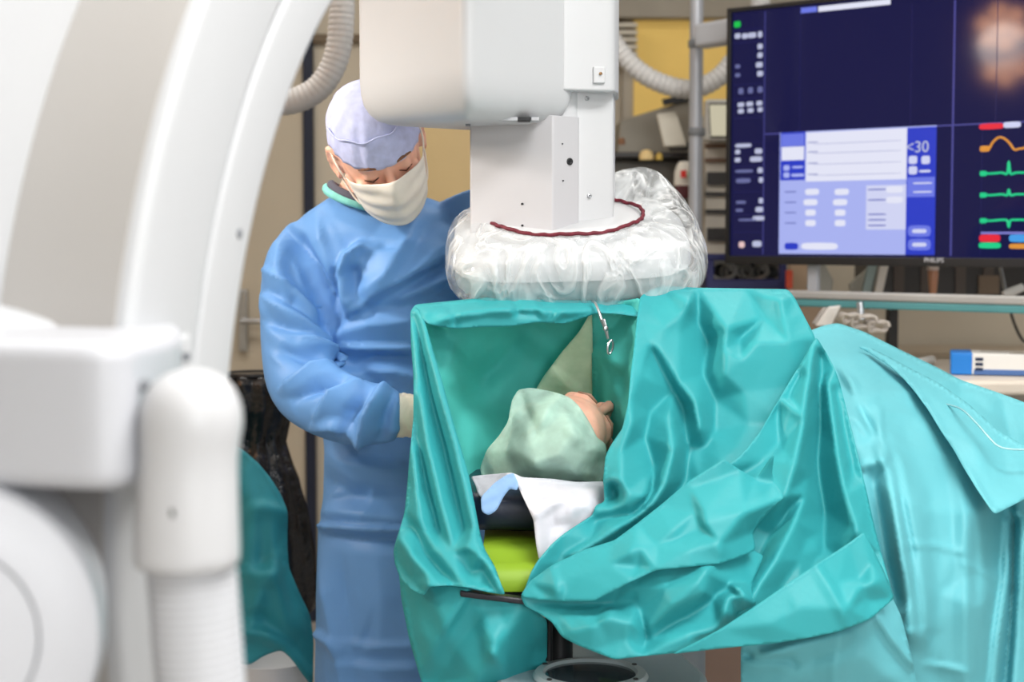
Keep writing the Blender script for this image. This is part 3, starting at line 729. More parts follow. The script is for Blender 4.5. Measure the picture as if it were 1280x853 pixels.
# ------------------------------------------------------------------ ceiling hoses
def ribbed(path, r, period, amp, n=14, sub=3):
    path = [np.asarray(p) for p in path]
    L = [0]
    for a, b in zip(path[:-1], path[1:]): L.append(L[-1] + np.linalg.norm(b - a))
    k = int(L[-1] / period * sub); s = np.linspace(0, L[-1], k)
    pts = np.stack([np.interp(s, L, [p[i] for p in path]) for i in range(3)], 1)
    rr = [r * (1 + amp * math.cos(2 * math.pi * q / period)) for q in s]
    return MB().tube(list(pts), rr, n)
M_chose = mat('ceiling_hose_grey', (206, 204, 202), .5, .35, .02)
hp = catmull([P(427, -530, 3.9), P(427, -60, 3.9), P(427, 20, 3.9), P(422, 65, 3.9), P(408, 98, 3.9), P(385, 119, 3.9), P(350, 128, 3.9), P(300, 118, 3.9), P(240, 60, 3.9), P(225, -40, 3.9), P(225, -530, 3.9)], 14)
tag(obj('ceiling_hose', ribbed(hp, .031, .014, .035), M_chose), 'grey ribbed supply hose looping down from the ceiling behind the surgeon', 'hose')
hp = catmull([P(735, -330, 4.95), P(738, -60, 4.95), P(752, 20, 4.95), P(775, 64, 4.95), P(808, 95, 4.95), P(852, 111, 4.95), P(885, 105, 4.95), P(915, 78, 4.95), P(950, 10, 4.95), P(958, -330, 4.95)], 14)
tag(obj('ceiling_hose', ribbed(hp, .029, .018, .07), M_chose), 'grey ribbed hose looping in front of the yellow blind', 'hose')
# ------------------------------------------------------------------ C-arm gantry in the left foreground
PHI = math.radians(70)
gu = np.array([math.cos(PHI), math.sin(PHI), 0]); gn = np.array([math.sin(PHI), -math.cos(PHI), 0]); gz = np.array([0, 0, 1.])
GC = np.array([-.029, 2.089, 1.119]); R0, R1, R2, GW = .668, .736, .845, .125
def arc_sweep(profile, t0, t1, n=72):
    rings = []
    for t in np.linspace(math.radians(t0), math.radians(t1), n):
        c, s = math.cos(t), math.sin(t)
        rings.append([GC + (c * gu + s * gz) * r + gn * w for r, w in profile])
    return MB().ring_loft(rings)
def rounded(poly, rad, k=4):
    """round the corners of a 2-d polygon"""
    out = []; n = len(poly)
    for i in range(n):
        p = np.array(poly[i], float); a = np.array(poly[i - 1], float); b = np.array(poly[(i + 1) % n], float)
        da = a - p; db = b - p; la = np.linalg.norm(da); lb = np.linalg.norm(db); r = min(rad, la * .45, lb * .45)
        p0 = p + da / la * r; p1 = p + db / lb * r
        for j in range(k + 1):
            t = j / k; out.append(tuple((1 - t) ** 2 * p0 + 2 * t * (1 - t) * p + t * t * p1))
    return out
gb = P(120, 853, 1.5) * [1, 1, 0]
gant = thing('c_arm_gantry', 'huge white curved X-ray C-arm gantry with cable hood and ribbed hose', 'X-ray gantry', tuple(gb))
DW = .30
obj('arc_beam', arc_sweep(rounded([(R1 + .002, 0), (R2, 0), (R2, -GW), (R2, -GW - .12), (R0 + .02, -GW - .12), (R0 + .02, -.02), (R1 + .002, -.02)], .012), 76, 196), M_white, gant, smooth=50)
obj('channel_shade_strip', arc_sweep([(R2 - .004, -.014), (R2 + .0025, -.014), (R2 + .0025, -GW - .01), (R2 - .004, -GW - .01)], 76, 196), mat('channel_shade_grey', (170, 166, 162), .45, .35, .012, 3), gant, smooth=50, label='outer channel of the arc, its shade painted warm grey')  # strip over the arc's outer face, darker grey standing in for its shading
obj('inner_rail', arc_sweep(rounded([(R0, -.004), (R1 - .004, -.004), (R1 - .004, -.05), (R0, -.05)], .008), 76, 196), M_white, gant, smooth=50)
obj('rail_gap', arc_sweep([(R1 - .006, -.012), (R1 + .004, -.012), (R1 + .004, -.03), (R1 - .006, -.03)], 77, 195), M_groove, gant)
obj('outer_flange', arc_sweep(rounded([(R2 - .02, -GW - .002), (R2 + .16, -GW - .002), (R2 + .16, -GW - .2), (R2 - .02, -GW - .2)], .03, 5), 76, 200), M_white, gant, smooth=50)
# screws on the inner rail
for (x, y) in ((299, 292),):
    d = FW + RT * (x - 640) / FPX + UP * (426.5 - y) / FPX; o_ = GC + gn * -.004
    t_ = ((o_ - CAMP) @ gn) / (d @ gn); p_ = CAMP + d * t_
    obj('screw', MB().lathe(p_, gn, [(.0045, -.004), (.0045, .001), (.003, .0014)], 12), M_groove, gant)
# white pad high up on the outer face
pad = arc_sweep(rounded([(R2 - .005, -.084), (R2 + .02, -.084), (R2 + .02, -.124), (R2 - .005, -.124)], .008), 126, 141, 16)
obj('buffer_pad', pad, M_white, gant, smooth=50)

# carriage housing
def foot(*pts): return [tuple(P(x, 426, Y)[:2]) for x, Y in pts]
zc0 = P(150, 612, 1.14)[2]; zc1 = P(150, 428, 1.14)[2]
ft = [tuple(p) for p in rounded(foot((-90, 1.16), (150, 1.12), (226, 1.27), (230, 1.66), (-90, 1.66)), .035, 5)]
obj('carriage_housing', MB().prism(ft, zc0, zc1), mat('gantry_enamel_cool', (188, 189, 194), .36, .45, .012, 3), gant, bevel=.012, seg=4, smooth=50)
# domed shoulder on the carriage
sh = [[np.array([0, 0, 0.])] for _ in range(1)]
cA = P(-120, 500, 1.42); rings = []
for x, k in ((-140, 1.), (20, 1.), (90, .93), (135, .80), (152, .62)):
    c = P(x, 500, 1.40); R = (P(0, 372, 1.4)[2] - P(0, 500, 1.4)[2]) * k
    rings.append([np.array([c[0], 1.40 + R * 1.5 * math.cos(a), P(0, 500, 1.4)[2] + R * math.sin(a)]) for a in np.linspace(0, 2 * math.pi, 32, endpoint=False)])
obj('carriage_shoulder', MB().ring_loft(rings), M_white, gant, smooth=60)
# bracket tab at the lower end of the arc, with screw
obj('end_bracket', MB().slab([P(222, 420, 1.34), P(240, 416, 1.36), P(246, 470, 1.36), P(226, 470, 1.34)], .03), M_white, gant, bevel=.004)
obj('screw', MB().lathe(P(233, 446, 1.338), (0.2, -1, 0), [(.004, -.002), (.004, .003), (.002, .0035)], 12), M_groove, gant)
for (x, y) in ((180, 482), (171, 561)):
    obj('screw', MB().lathe(P(x, y, 1.165), (.7, -.7, 0), [(.0042, -.012), (.0042, .003), (.003, .004)], 12), M_groove, gant)
# big round cover and its seam
cR = P(-75, 802, 1.12); R = 205 * 1.12 / FPX
axis = np.array([.25, -1, .05])
prof = [(R * .985, -.30), (R, -.28), (R, -.03), (R * .985, -.012), (R * .95, -.002), (R * .8, .004), (R * .62, .0065)]
obj('round_cover', MB().lathe(cR, axis, prof + [(R * .60, .0065), (R * .594, .001), (R * .586, .001), (R * .58, .0068), (R * .4, .008), (.001, .009)], 96), mat('gantry_enamel_bright', (194, 195, 200), .36, .45, .01, 3), gant, smooth=40)
obj('cover_seam', MB().lathe(cR, axis, [(R * .600, .0035), (R * .600, .0050), (R * .580, .0050), (R * .580, .0035)], 96, caps=False), M_groove, gant)
# column to the floor
obj('column', MB().prism([tuple(p) for p in rounded(foot((30, 1.42), (250, 1.40), (262, 1.46), (262, 1.75), (30, 1.75)), .02, 4)], 0.0, P(150, 590, 1.42)[2]), M_white2, gant, bevel=.01, smooth=50)
obj('column_foot', MB().box((P(150, 0, 1.6)[0], 1.58, .04), (.36, .6, .08)), M_white2, gant, bevel=.02)
# cable hood: rounded cap on a slightly flared sleeve
k = 1.16 / FPX
rings = []
for y, cx, r in ((461, 240, 6), (463, 240, 18), (467, 240, 30), (474, 240, 42), (484, 239.5, 52), (497, 239, 59), (512, 239, 63.5), (530, 239, 64.5), (550, 237.5, 63), (572, 236, 61.5), (600, 234.5, 63), (640, 233.5, 65), (690, 233.5, 66.5), (702, 233.5, 66), (706, 233.5, 63), (707, 233.5, 54)):
    c = P(cx, y, 1.16)
    rings.append([c + r * k * np.array([math.cos(a), math.sin(a), 0]) for a in np.linspace(0, 2 * math.pi, 48, endpoint=False)])
hood = obj('cable_hood', MB().ring_loft(rings), mat('hood_enamel', (192, 192, 194), .38, .45, .01, 3), gant, smooth=60)
sc = P(213, 642, 1.16 - 61 * k)
obj('keyhole_slot', MB().lathe(sc, (-.4, -1, 0), [(.004, -.004), (.0042, .0012), (.002, .0016)], 12), M_dark, hood)
path = catmull([P(238, 700, 1.17), P(242, 745, 1.17), P(246, 800, 1.17), P(252, 870, 1.17), P(262, 960, 1.17), P(280, 1100, 1.18), P(300, 1400, 1.2)], 12)
obj('ribbed_hose', ribbed(path, 57 * k, .0062, .022, 40, 6), M_hose, gant, smooth=80)

# ------------------------------------------------------------------ X-ray detector
det = thing('x_ray_detector', 'white boxy X-ray detector head hanging over the patient on its column', 'X-ray detector', tuple(P(690, 300, 2.82)))
zb0 = P(585, 150, 2.66)[2]
zl = lambda y, Y: P(640, y, Y)[2]
M_det = mat('detector_enamel', (196, 197, 199), .36, .45, .01, 3)
# main housing: rounded lower edge
ft0 = foot((446, 2.84), (585, 2.62), (720, 2.80), (610, 3.04))
ftc = np.mean(ft0, 0)
rings = []
for zz, k in ((zl(152, 2.72), .62), (zl(149, 2.70), .74), (zl(143, 2.68), .84), (zl(133, 2.66), .915), (zl(120, 2.64), .965), (zl(104, 2.62), .99), (zl(85, 2.62), 1.0), (2.28, 1.0)):
    rr = rounded([tuple(ftc + (np.array(p) - ftc) * k) for p in ft0], .022 * k, 6)
    rings.append([np.array([p[0], p[1], zz]) for p in rr])
hs = obj('housing', MB().ring_loft(rings[::1]), M_det, det, smooth=55)
obj('housing_foot', MB().prism([tuple(p) for p in rounded(foot((684, 2.80), (722, 2.818), (722, 2.95), (684, 2.95)), .012, 4)], zl(147, 2.78), zl(90, 2.78)), M_det, det, bevel=.012, seg=4, smooth=50)
# column cover on the right
ftb = [tuple(p) for p in rounded(foot((700, 2.775), (766, 2.80), (772, 2.84), (772, 2.99), (690, 2.99)), .012, 4)]
rr = []
obj('column_cover', MB().prism(ftb, zl(113, 2.78), 2.30), M_det, det, bevel=.016, seg=5, smooth=50)
# slab between cover and collar
obj('column', MB().prism([tuple(p) for p in rounded(foot((714, 2.82), (766, 2.84), (768, 2.97), (700, 2.97)), .006, 3)], zl(290, 2.84), zl(100, 2.8)), M_det, det, bevel=.003, smooth=50)
ftn = [tuple(p) for p in rounded(foot((588, 2.84), (690, 2.775), (693, 2.777), (723, 2.815), (724, 2.96), (588, 2.96)), .004, 3)]
obj('neck', MB().prism(ftn, zl(312, 2.77), zl(140, 2.7)), mat('detector_enamel_warm', (190, 189, 192), .38, .45, .01, 3), det, bevel=.003, smooth=50)
# screws and bolts
def screw(x, y, Y, r, m=M_dark, par=det, ax=(.5, -1, 0), name='screw'):
    obj(name, MB().lathe(P(x, y, Y), ax, [(r, -.004), (r, .0012), (r * .7, .0018), (r * .4, .0005)], 14), m, par)
screw(712, 202, 2.799, .0062, name='bolt'); screw(703, 180, 2.788, .0012); screw(704, 226, 2.788, .0012)
screw(653, 255, 2.798, .0018); screw(653, 282, 2.798, .0018)
for x, y in ((734, 123), (737, 245)): screw(x, y, 2.826, .0038, M_steel)
bt_ = obj('latch', MB().slab([P(742, 83, 2.785), P(757, 83, 2.79), P(757, 104, 2.79), P(742, 104, 2.785)], .014), M_det, det, bevel=.002)
screw(751, 92, 2.786, .0025, mat('brass_screw', (176, 140, 100), .4, metal=.6))
for x0, x1, m in ((604, 613, M_dark), (647, 663, M_dark), (613, 647, M_white2), (664, 674, M_white2)):
    obj('clip' if m is M_white2 else 'gap_slot', MB().box((P(x0, 0, 2.74)[0] * .5 + P(x1, 0, 2.74)[0] * .5, 2.745, zl(149.5, 2.74)), ((x1 - x0) * 2.74 / FPX, .04, .006)), m, det, bevel=.001)
obj('rail_end', MB().tube([P(582, 153, 2.78), P(588, 153, 2.78)], .007, 10), M_groove, det)

# tilted frame of the detector plate
TILT = math.radians(17)
pu = np.array([math.cos(.02), .0, .03]); pu /= np.linalg.norm(pu)
pv = np.array([0, math.cos(TILT), math.sin(TILT)]); pv -= pu * (pv @ pu); pv /= np.linalg.norm(pv)      # backwards and up
pw = np.cross(pu, pv)
PC = P(712, 278, 2.86)                                                                       # centre of the plate's top
def pl(u, v, w): return PC + pu * u + pv * v + pw * w
def superell(a, b, n, w, ex=3.2, cu=0, cv=0):
    out = []
    for k in range(n):
        t = 2 * math.pi * k / n; c, s = math.cos(t), math.sin(t)
        out.append(pl(cu + a * math.copysign(abs(c) ** (2 / ex), c), cv + b * math.copysign(abs(s) ** (2 / ex), s), w))
    return out
obj('collar', MB().ring_loft([superell(.142, .128, 48, w, 2.2, -.012) for w in (-.02, .004)] + [superell(.136, .122, 48, .010, 2.2, -.012), superell(.10, .09, 48, .012, 2.2, -.012)]), M_det, det, smooth=50)
obj('plate', MB().ring_loft([superell(a, b, 64, w, 4) for a, b, w in ((.16, .15, -.004), (.19, .165, -.010), (.204, .176, -.022), (.207, .178, -.05))]), M_det, det, smooth=50)
obj('plate_base', MB().ring_loft([superell(a, b, 64, w, 4) for a, b, w in ((.205, .176, -.048), (.203, .174, -.078), (.19, .16, -.094), (.15, .13, -.098))]), mat('detector_base_grey', (148, 160, 162), .4, .45, .02), det, smooth=50, label='grey underside of the detector plate')

# clear plastic bag over the plate
bag = thing('plastic_cover', 'crinkled clear plastic bag pulled over the detector plate with red elastic', 'plastic cover', tuple(P(720, 365, 2.80)))
rng = np.random.default_rng(3)
nb_ = 180
sec = [(.135, .122, .012, 2.1, -.006), (.146, .132, .013, 2.2, -.003), (.162, .146, .011, 2.5, 0), (.180, .160, .007, 3, 0), (.198, .174, .0, 3.4, 0), (.213, .186, -.015, 3.6, 0), (.220, .190, -.034, 3.8, 0), (.222, .191, -.058, 3.8, 0), (.218, .188, -.080, 3.8, 0), (.208, .180, -.098, 3.6, 0), (.188, .166, -.110, 3.2, 0), (.15, .13, -.113, 3, 0)]
def interp_sec(m):
    out = []; S = np.array(sec); x = np.linspace(0, len(sec) - 1, m)
    return np.stack([np.interp(x, np.arange(len(sec)), S[:, i]) for i in range(5)], 1)
rings = []
ph = rng.random(8) * 6.28
mm = 46
for j, (a, b, w, ex, cu) in enumerate(interp_sec(mm)):
    f_ = j / (mm - 1)
    ring = []
    for k in range(nb_):
        t = 2 * math.pi * k / nb_; c, s = math.cos(t), math.sin(t)
        amp = .0048 * math.sin(math.pi * min(1, f_ * 1.4 + .08))
        wr = sum(math.sin(t * q + ph[i] + 5 * f_ * (-1) ** i + 2.2 * math.sin(3 * f_ + i)) / (1 + i * .25) for i, q in enumerate((4, 7, 11, 16, 21, 27))) * amp * .12
        wr = abs(wr) * 1.4 - .001
        # loose bulge at the back right corner
        bul = max(0, math.cos(t - .95)) ** 5 * max(0, 1 - abs(f_ - .30) / .32) * .055
        aa = a * (1 + .035 * min(1, f_ * 3)) + wr; bb = b + wr
        ring.append(pl(cu + .008 * min(1, f_ * 3) + aa * math.copysign(abs(c) ** (2 / ex), c), bb * math.copysign(abs(s) ** (2 / ex), s), w + wr * .8 + bul))
    rings.append(ring)
M_bag = bpy.data.materials.new('crinkled_clear_film'); M_bag.use_nodes = True
nt = M_bag.node_tree; N = nt.nodes; L = nt.links
b_ = N['Principled BSDF']; b_.inputs['Base Color'].default_value = (.86, .88, .89, 1); b_.inputs['Roughness'].default_value = .16; b_.inputs['Specular IOR Level'].default_value = .8
tc = N.new('ShaderNodeTexCoord'); n1 = N.new('ShaderNodeTexNoise'); n1.inputs['Scale'].default_value = 11; n1.inputs['Detail'].default_value = 2.5; n1.inputs['Distortion'].default_value = 1.2
mpg = N.new('ShaderNodeMapping'); mpg.inputs['Rotation'].default_value = (0, .7, .5); mpg.inputs['Scale'].default_value = (1.5, .9, .8)
L.new(tc.outputs['Object'], mpg.inputs[0]); L.new(mpg.outputs[0], n1.inputs['Vector'])
ab = N.new('ShaderNodeMath'); ab.operation = 'SUBTRACT'; ab.inputs[1].default_value = .5; L.new(n1.outputs['Fac'], ab.inputs[0])
ab2 = N.new('ShaderNodeMath'); ab2.operation = 'ABSOLUTE'; L.new(ab.outputs[0], ab2.inputs[0])
bp = N.new('ShaderNodeBump'); bp.inputs['Strength'].default_value = .9; bp.inputs['Distance'].default_value = .03; bp.invert = True
L.new(ab2.outputs[0], bp.inputs['Height']); L.new(bp.outputs[0], b_.inputs['Normal'])
rp = N.new('ShaderNodeValToRGB'); rp.color_ramp.elements[0].position = 0; rp.color_ramp.elements[0].color = (.55, .55, .55, 1); rp.color_ramp.elements[1].position = .12; rp.color_ramp.elements[1].color = (.20, .20, .20, 1)
L.new(ab2.outputs[0], rp.inputs[0])
tr_ = N.new('ShaderNodeBsdfTransparent'); tr_.inputs[0].default_value = (.96, .975, .98, 1)
mx_ = N.new('ShaderNodeMixShader'); L.new(rp.outputs[0], mx_.inputs[0]); L.new(tr_.outputs[0], mx_.inputs[1]); L.new(b_.outputs[0], mx_.inputs[2])
L.new(mx_.outputs[0], N['Material Output'].inputs['Surface'])
obj('film', MB().ring_loft(rings, caps=False), M_bag, bag, smooth=180)
el = []
for k in range(161):
    t = 2 * math.pi * k / 160
    r_ = .0007 * math.sin(t * 37) + .0006 * math.sin(t * 61)
    el.append(pl(-.006 + (.135 + r_) * math.cos(t), (.122 + r_) * math.sin(t), .0145 + .0008 * math.sin(t * 29) + .0015 * math.sin(t * 7)))
obj('elastic_band', MB().tube(el, .0033, 8, caps=False), mat('dark_red_elastic', (104, 30, 44), .6, .3, .15, 160), bag, label='dark red gathered elastic edge')

# ------------------------------------------------------------------ X-ray tube unit under the table
xt = thing('x_ray_tube', 'grey X-ray tube housing with round window standing under the table', 'X-ray tube', tuple(P(740, 853, 2.5) * [1, 1, 0]))
ztop = P(740, 836, 2.46)[2]
fx = [tuple(p) for p in rounded(foot((612, 2.40), (655, 2.30), (880, 2.30), (890, 2.44), (830, 2.70), (720, 2.76), (690, 2.70)), .03, 4)]
M_tube = mat('tube_grey_blue', (150, 166, 172), .4, .45, .02)
obj('housing', MB().prism(fx, ztop - .22, ztop - .004), M_tube, xt, bevel=.012, smooth=50)
cc = P(738, 848, 2.42); cc[2] = ztop - .006
obj('window_ring', MB().lathe(cc, (0, 0, 1), [(.085, 0), (.088, .006), (.084, .012), (.072, .013), (.068, .008)], 48), mat('ring_grey', (178, 186, 188), .35, .5), xt, smooth=50)
obj('window', MB().lathe(cc, (0, 0, 1), [(.070, .0085), (.04, .0115), (.002, .0125)], 40), mat('window_dark', (60, 70, 76), .12, .7), xt)
for a in (2.6, .5, -.6, -2.5): obj('screw', MB().lathe(cc + np.array([.079 * math.cos(a), .079 * math.sin(a), .012]), (0, 0, 1), [(.004, 0), (.004, .002), (.002, .002)], 10), M_dgrey, xt)
obj('support', MB().box((cc[0], 2.5, (ztop - .22) / 2), (.26, .26, ztop - .22)), M_tube, xt, bevel=.02)
tag(obj('wooden_plinth', MB().box((P(905, 0, 4.3)[0], 4.4, .25), (.16, .2, .5)), mat('plinth_brown', (150, 128, 116), .6, .3, .04), bevel=.006), 'brown box standing on the floor beyond the operating table column', 'box')
# ------------------------------------------------------------------ heads
def head_mb(C, Fd, Ud, Ld, s=1.0, ears=True):
    """head built in a local frame: l to the person's left, f forward, u to the crown (metres)"""
    ax = np.array([Ld, Fd, Ud])
    w = lambda p: C + (np.asarray(p, float) * s) @ ax
    mb = MB()
    # skull and jaw from horizontal sections: (u, half width, front f, back f)
    secs = [(.122, .012, .010, -.020), (.117, .036, .038, -.050), (.104, .056, .064, -.075), (.083, .069, .083, -.091), (.055, .0755, .093, -.099), (.025, .077, .096, -.100), (.0, .075, .093, -.097), (-.025, .072, .092, -.090), (-.05, .067, .091, -.078), (-.075, .061, .088, -.060), (-.095, .052, .084, -.035), (-.110, .038, .078, .005), (-.118, .018, .066, .030)]
    n = 40; rings = []
    for u, hw, f1, b1 in secs:
        ring = []
        for k in range(n):
            t = 2 * math.pi * k / n; c, sn = math.cos(t), math.sin(t)
            fm = (f1 + b1) / 2; fr = (f1 - b1) / 2
            ex = 2.0 if u > -.03 else 2.15
            ring.append(w((hw * math.copysign(abs(c) ** (2 / ex), c), fm + fr * math.copysign(abs(sn) ** (2 / ex), sn), u)))
        rings.append(ring)
    mb.ring_loft(rings)
    E = lambda c, r, nu=16, nv=10: mb.ellipsoid(w(c), [k * s for k in r], ax, nu, nv)
    # nose: bridge, tip, wings
    mb.tube([w((0, .090, .018)), w((0, .098, .0)), w((0, .108, -.018)), w((0, .114, -.030))], [.008 * s, .009 * s, .011 * s, .012 * s], 12)
    E((.011, .100, -.034), (.008, .011, .008)); E((-.011, .100, -.034), (.008, .011, .008))
    # brow ridges, cheekbones, lips, chin, eyelids
    for q in (-1, 1):
        mb.tube([w((q * .012, .092, .024)), w((q * .032, .089, .029)), w((q * .052, .074, .024))], [.007 * s, .009 * s, .007 * s], 10)
        E((q * .032, .083, .006), (.0155, .010, .011)); E((q * .046, .066, -.022), (.020, .018, .015))
    E((0, .094, -.060), (.024, .008, .006)); E((0, .093, -.070), (.021, .008, .006)); E((0, .084, -.098), (.020, .012, .014))
    if ears:
        for q in (-1, 1):
            for k in range(10):
                t = -2.2 + 4.6 * k / 9
                E((q * (.086 + .006 * math.cos(t)), -.012 - .016 * math.cos(t + .25), .0 + .030 * math.sin(t)), (.006, .007, .008), 10, 8)
            E((q * .080, -.010, 0), (.009, .013, .022), 12, 8); E((q * .085, -.005, -.030), (.006, .008, .009), 10, 8)
    return mb, w, ax

def unit(v): v = np.asarray(v, float); return v / np.linalg.norm(v)

# ------------------------------------------------------------------ surgeon
AL = math.radians(40)
tocam = unit([.08, -1, 0.05]); imr = unit(np.cross([0, 0, 1], -tocam) * -1) ; imr = np.array([1., .08, 0]); imr = unit(imr)
imu = np.cross(imr, -tocam); imu = unit(imu) if imu[2] > 0 else -unit(imu)
dn = unit(imr * .34 - imu * .94)
SF = unit(math.cos(AL) * tocam + math.sin(AL) * dn)
SL = unit(imr * .94 + imu * .34); SL = unit(SL - SF * (SL @ SF))
SU = np.cross(SL, SF); SU = SU if SU[2] > 0 else -SU
SC = P(473, 186, 3.04)
surg = thing('person', 'person in blue surgical gown, lilac cap and white mask bending over the patient', 'person', (P(480, 400, 3.2)[0], 3.2, 0))
hm, hw_, hax = head_mb(SC, SF, SU, SL, 1.0)
def ell_ring(c, ax_, ay_, n=28, rot=0):
    return [np.array([c[0] + ax_ * math.cos(a) * math.cos(rot) - ay_ * math.sin(a) * math.sin(rot), c[1] + ax_ * math.cos(a) * math.sin(rot) + ay_ * math.sin(a) * math.cos(rot), c[2]]) for a in np.linspace(0, 2 * math.pi, n, endpoint=False)]
# body: neck, torso, arms, legs (under the gown)
body = MB(); body.add(hm.v, hm.f)
body.tube([hw_((0, -.03, -.02)), hw_((0, -.045, -.07)), P(452, 262, 3.19), P(455, 290, 3.2)], [.055, .056, .062, .075], 20)
TS = [(262, 463, .085, .06, 3.19), (290, 468, .118, .07, 3.2), (340, 476, .14, .095, 3.2), (420, 484, .150, .10, 3.2), (500, 490, .135, .095, 3.21), (580, 497, .135, .10, 3.21), (640, 500, .145, .105, 3.21)]
body.ring_loft([ell_ring(P(c, y, Y), a, d) for y, c, a, d, Y in TS])
for sx in (-1, 1):
    body.tube([P(500 + sx * 48, 630, 3.21), np.array([P(500 + sx * 52, 0, 3.21)[0], 3.2, .50]), np.array([P(500 + sx * 52, 0, 3.21)[0], 3.22, .08])], [.075, .055, .042], 16)
RA = [P(392, 292, 3.18), P(370, 345, 3.155), P(370, 440, 3.09), P(384, 487, 3.04), P(430, 513, 2.97), P(476, 518, 2.93), P(530, 521, 2.93)]
body.tube(catmull(RA, 4), np.interp(np.linspace(0, 1, 25), [0, .35, .5, .8, 1], [.024, .036, .04, .034, .028]), 16)
LA = [P(583, 246, 3.2), P(612, 330, 3.18), P(628, 400, 3.15), P(625, 450, 3.10), P(610, 470, 3.05), P(600, 480, 3.04)]
body.tube(catmull(LA, 4), np.interp(np.linspace(0, 1, 21), [0, .35, .5, .8, 1], [.055, .05, .045, .036, .028]), 16)
# hands: palm, four fingers, thumb
def hand(mb, W, D, N_, side, r=1.0):
    """W wrist point, D direction of the fingers, N_ back of the hand"""
    D = unit(D); N_ = unit(N_ - D * (np.asarray(N_) @ D)); S = np.cross(D, N_) * side
    pc = W + D * .05
    mb.ellipsoid(pc, (.042 * r, .056 * r, .017 * r), np.array([S, D, N_]), 18, 12)
    mb.tube([W - D * .03, W, W + D * .03], [.028 * r, .028 * r, .026 * r], 14)
    for i, (o, ln) in enumerate(((-.030, .062), (-.010, .074), (.010, .078), (.029, .070))):
        b0 = W + D * .088 + S * o
        p1 = b0 + D * ln * .45 - N_ * .006; p2 = p1 + D * ln * .32 - N_ * .020; p3 = p2 + D * ln * .16 - N_ * .024
        mb.tube(catmull([b0 - D * .03, b0, p1, p2, p3], 3), np.linspace(.0098, .0072, 13) * r, 10)
        mb.ellipsoid(p3, (.0074 * r,) * 3, None, 10, 8)
    b0 = W + D * .03 + S * .034
    t1 = b0 + D * .028 + S * .024 - N_ * .008; t2 = t1 + D * .032 + S * .006 - N_ * .008
    mb.tube(catmull([b0 - S * .02, b0, t1, t2], 3), np.linspace(.014, .009, 10) * r, 10)
    mb.ellipsoid(t2, (.009 * r,) * 3, None, 10, 8)
HW = P(534, 521, 2.93); HD = unit([.8, .22, -.3])
HW2 = P(596, 484, 3.04); HD2 = unit([-.6, -.1, -.45])
hand(body, HW, HD, np.array([-.2, -.5, .9]), 1, .94); hand(body, HW2, HD2, np.array([.1, -.5, .9]), -1, .94)
v, nr, f = remesh(body, .0048, 2)
mb = MB(); mb.v = [tuple(p) for p in v]; mb.f = f
obj('body', mb, M_skin, surg, smooth=180, label='skin of the face and ears')
# gloves
for W_, D_, N_, sd_ in ((HW, HD, np.array([-.2, -.5, .9]), 1), (HW2, HD2, np.array([.1, -.5, .9]), -1)):
    g = MB(); hand(g, W_, D_, N_, sd_, 1.1)
    back = W_ - unit(D_) * .0; 
    g.tube([W_ + unit(D_) * .03, W_, W_ - unit(RA[-1] - RA[-2]) * .02 if sd_ == 1 else W_ - unit(LA[-1] - LA[-2]) * .02, (RA[-2] * .7 + RA[-1] * .3) if sd_ == 1 else (LA[-2] * .45 + LA[-1] * .55)], [.034, .037, .040, .041], 18)
    v, nr, f = remesh(g, .004, 2)
    q = proj(v); k = .0007 * np.sin(v[:, 0] * 520 + 3 * np.sin(v[:, 2] * 90)) + .0008 * np.sin(v[:, 0] * 210 + v[:, 2] * 130)
    v = v + nr * k[:, None]
    mb = MB(); mb.v = [tuple(p) for p in v]; mb.f = f
    obj('glove', mb, M_glove, surg, smooth=180, label='cream latex glove')
cu = RA[-2] * .7 + RA[-1] * .3; ad = unit(RA[-1] - RA[-2])
q = Vector((0, 0, 1)).rotation_difference(Vector(ad))
obj('glove_cuff', MB().tube([np.array(Vector(cu) + q @ Vector((.0425 * math.cos(a), .0425 * math.sin(a), 0))) for a in np.linspace(0, 2 * math.pi, 33)], .0028, 8), M_glove, surg, smooth=180)

# gown
gw = MB()
GS = [(238, 462, .050, .055, 3.175, .15), (248, 474, .100, .075, 3.185, .1), (266, 484, .158, .095, 3.19, .05), (290, 477, .188, .115, 3.19, 0), (325, 474, .198, .130, 3.19, 0), (380, 480, .186, .135, 3.19, 0), (440, 487, .166, .135, 3.2, 0), (500, 493, .150, .13, 3.2, 0), (560, 499, .148, .125, 3.2, 0), (620, 502, .156, .13, 3.2, 0), (655, 503, .164, .138, 3.2, 0), (662, 503, .168, .142, 3.2, 0), (720, 503, .170, .145, 3.2, 0), (800, 502, .172, .148, 3.2, 0), (880, 502, .176, .15, 3.2, 0), (990, 502, .18, .155, 3.2, 0)]
gw.ring_loft([ell_ring(P(c, y, Y), a, d, 40, r) for y, c, a, d, Y, r in GS])
gw.tube(catmull(RA[:-1] + [RA[-2] * .6 + RA[-1] * .4], 5), np.interp(np.linspace(0, 1, 31), [0, .15, .35, .5, .65, .85, 1], [.050, .066, .066, .067, .062, .055, .044]), 20)
gw.tube(catmull(LA[:-1] + [LA[-2] * .4 + LA[-1] * .6], 5), np.interp(np.linspace(0, 1, 26), [0, .15, .35, .5, .65, .85, 1], [.078, .082, .074, .070, .064, .055, .044]), 20)
v, nr, f = remesh(gw, .006, 8)
q = proj(v)
facing = np.clip((np.sum(nr * (CAMP - v), 1) / np.linalg.norm(CAMP - v, axis=1)) * 2.2, 0, 1)
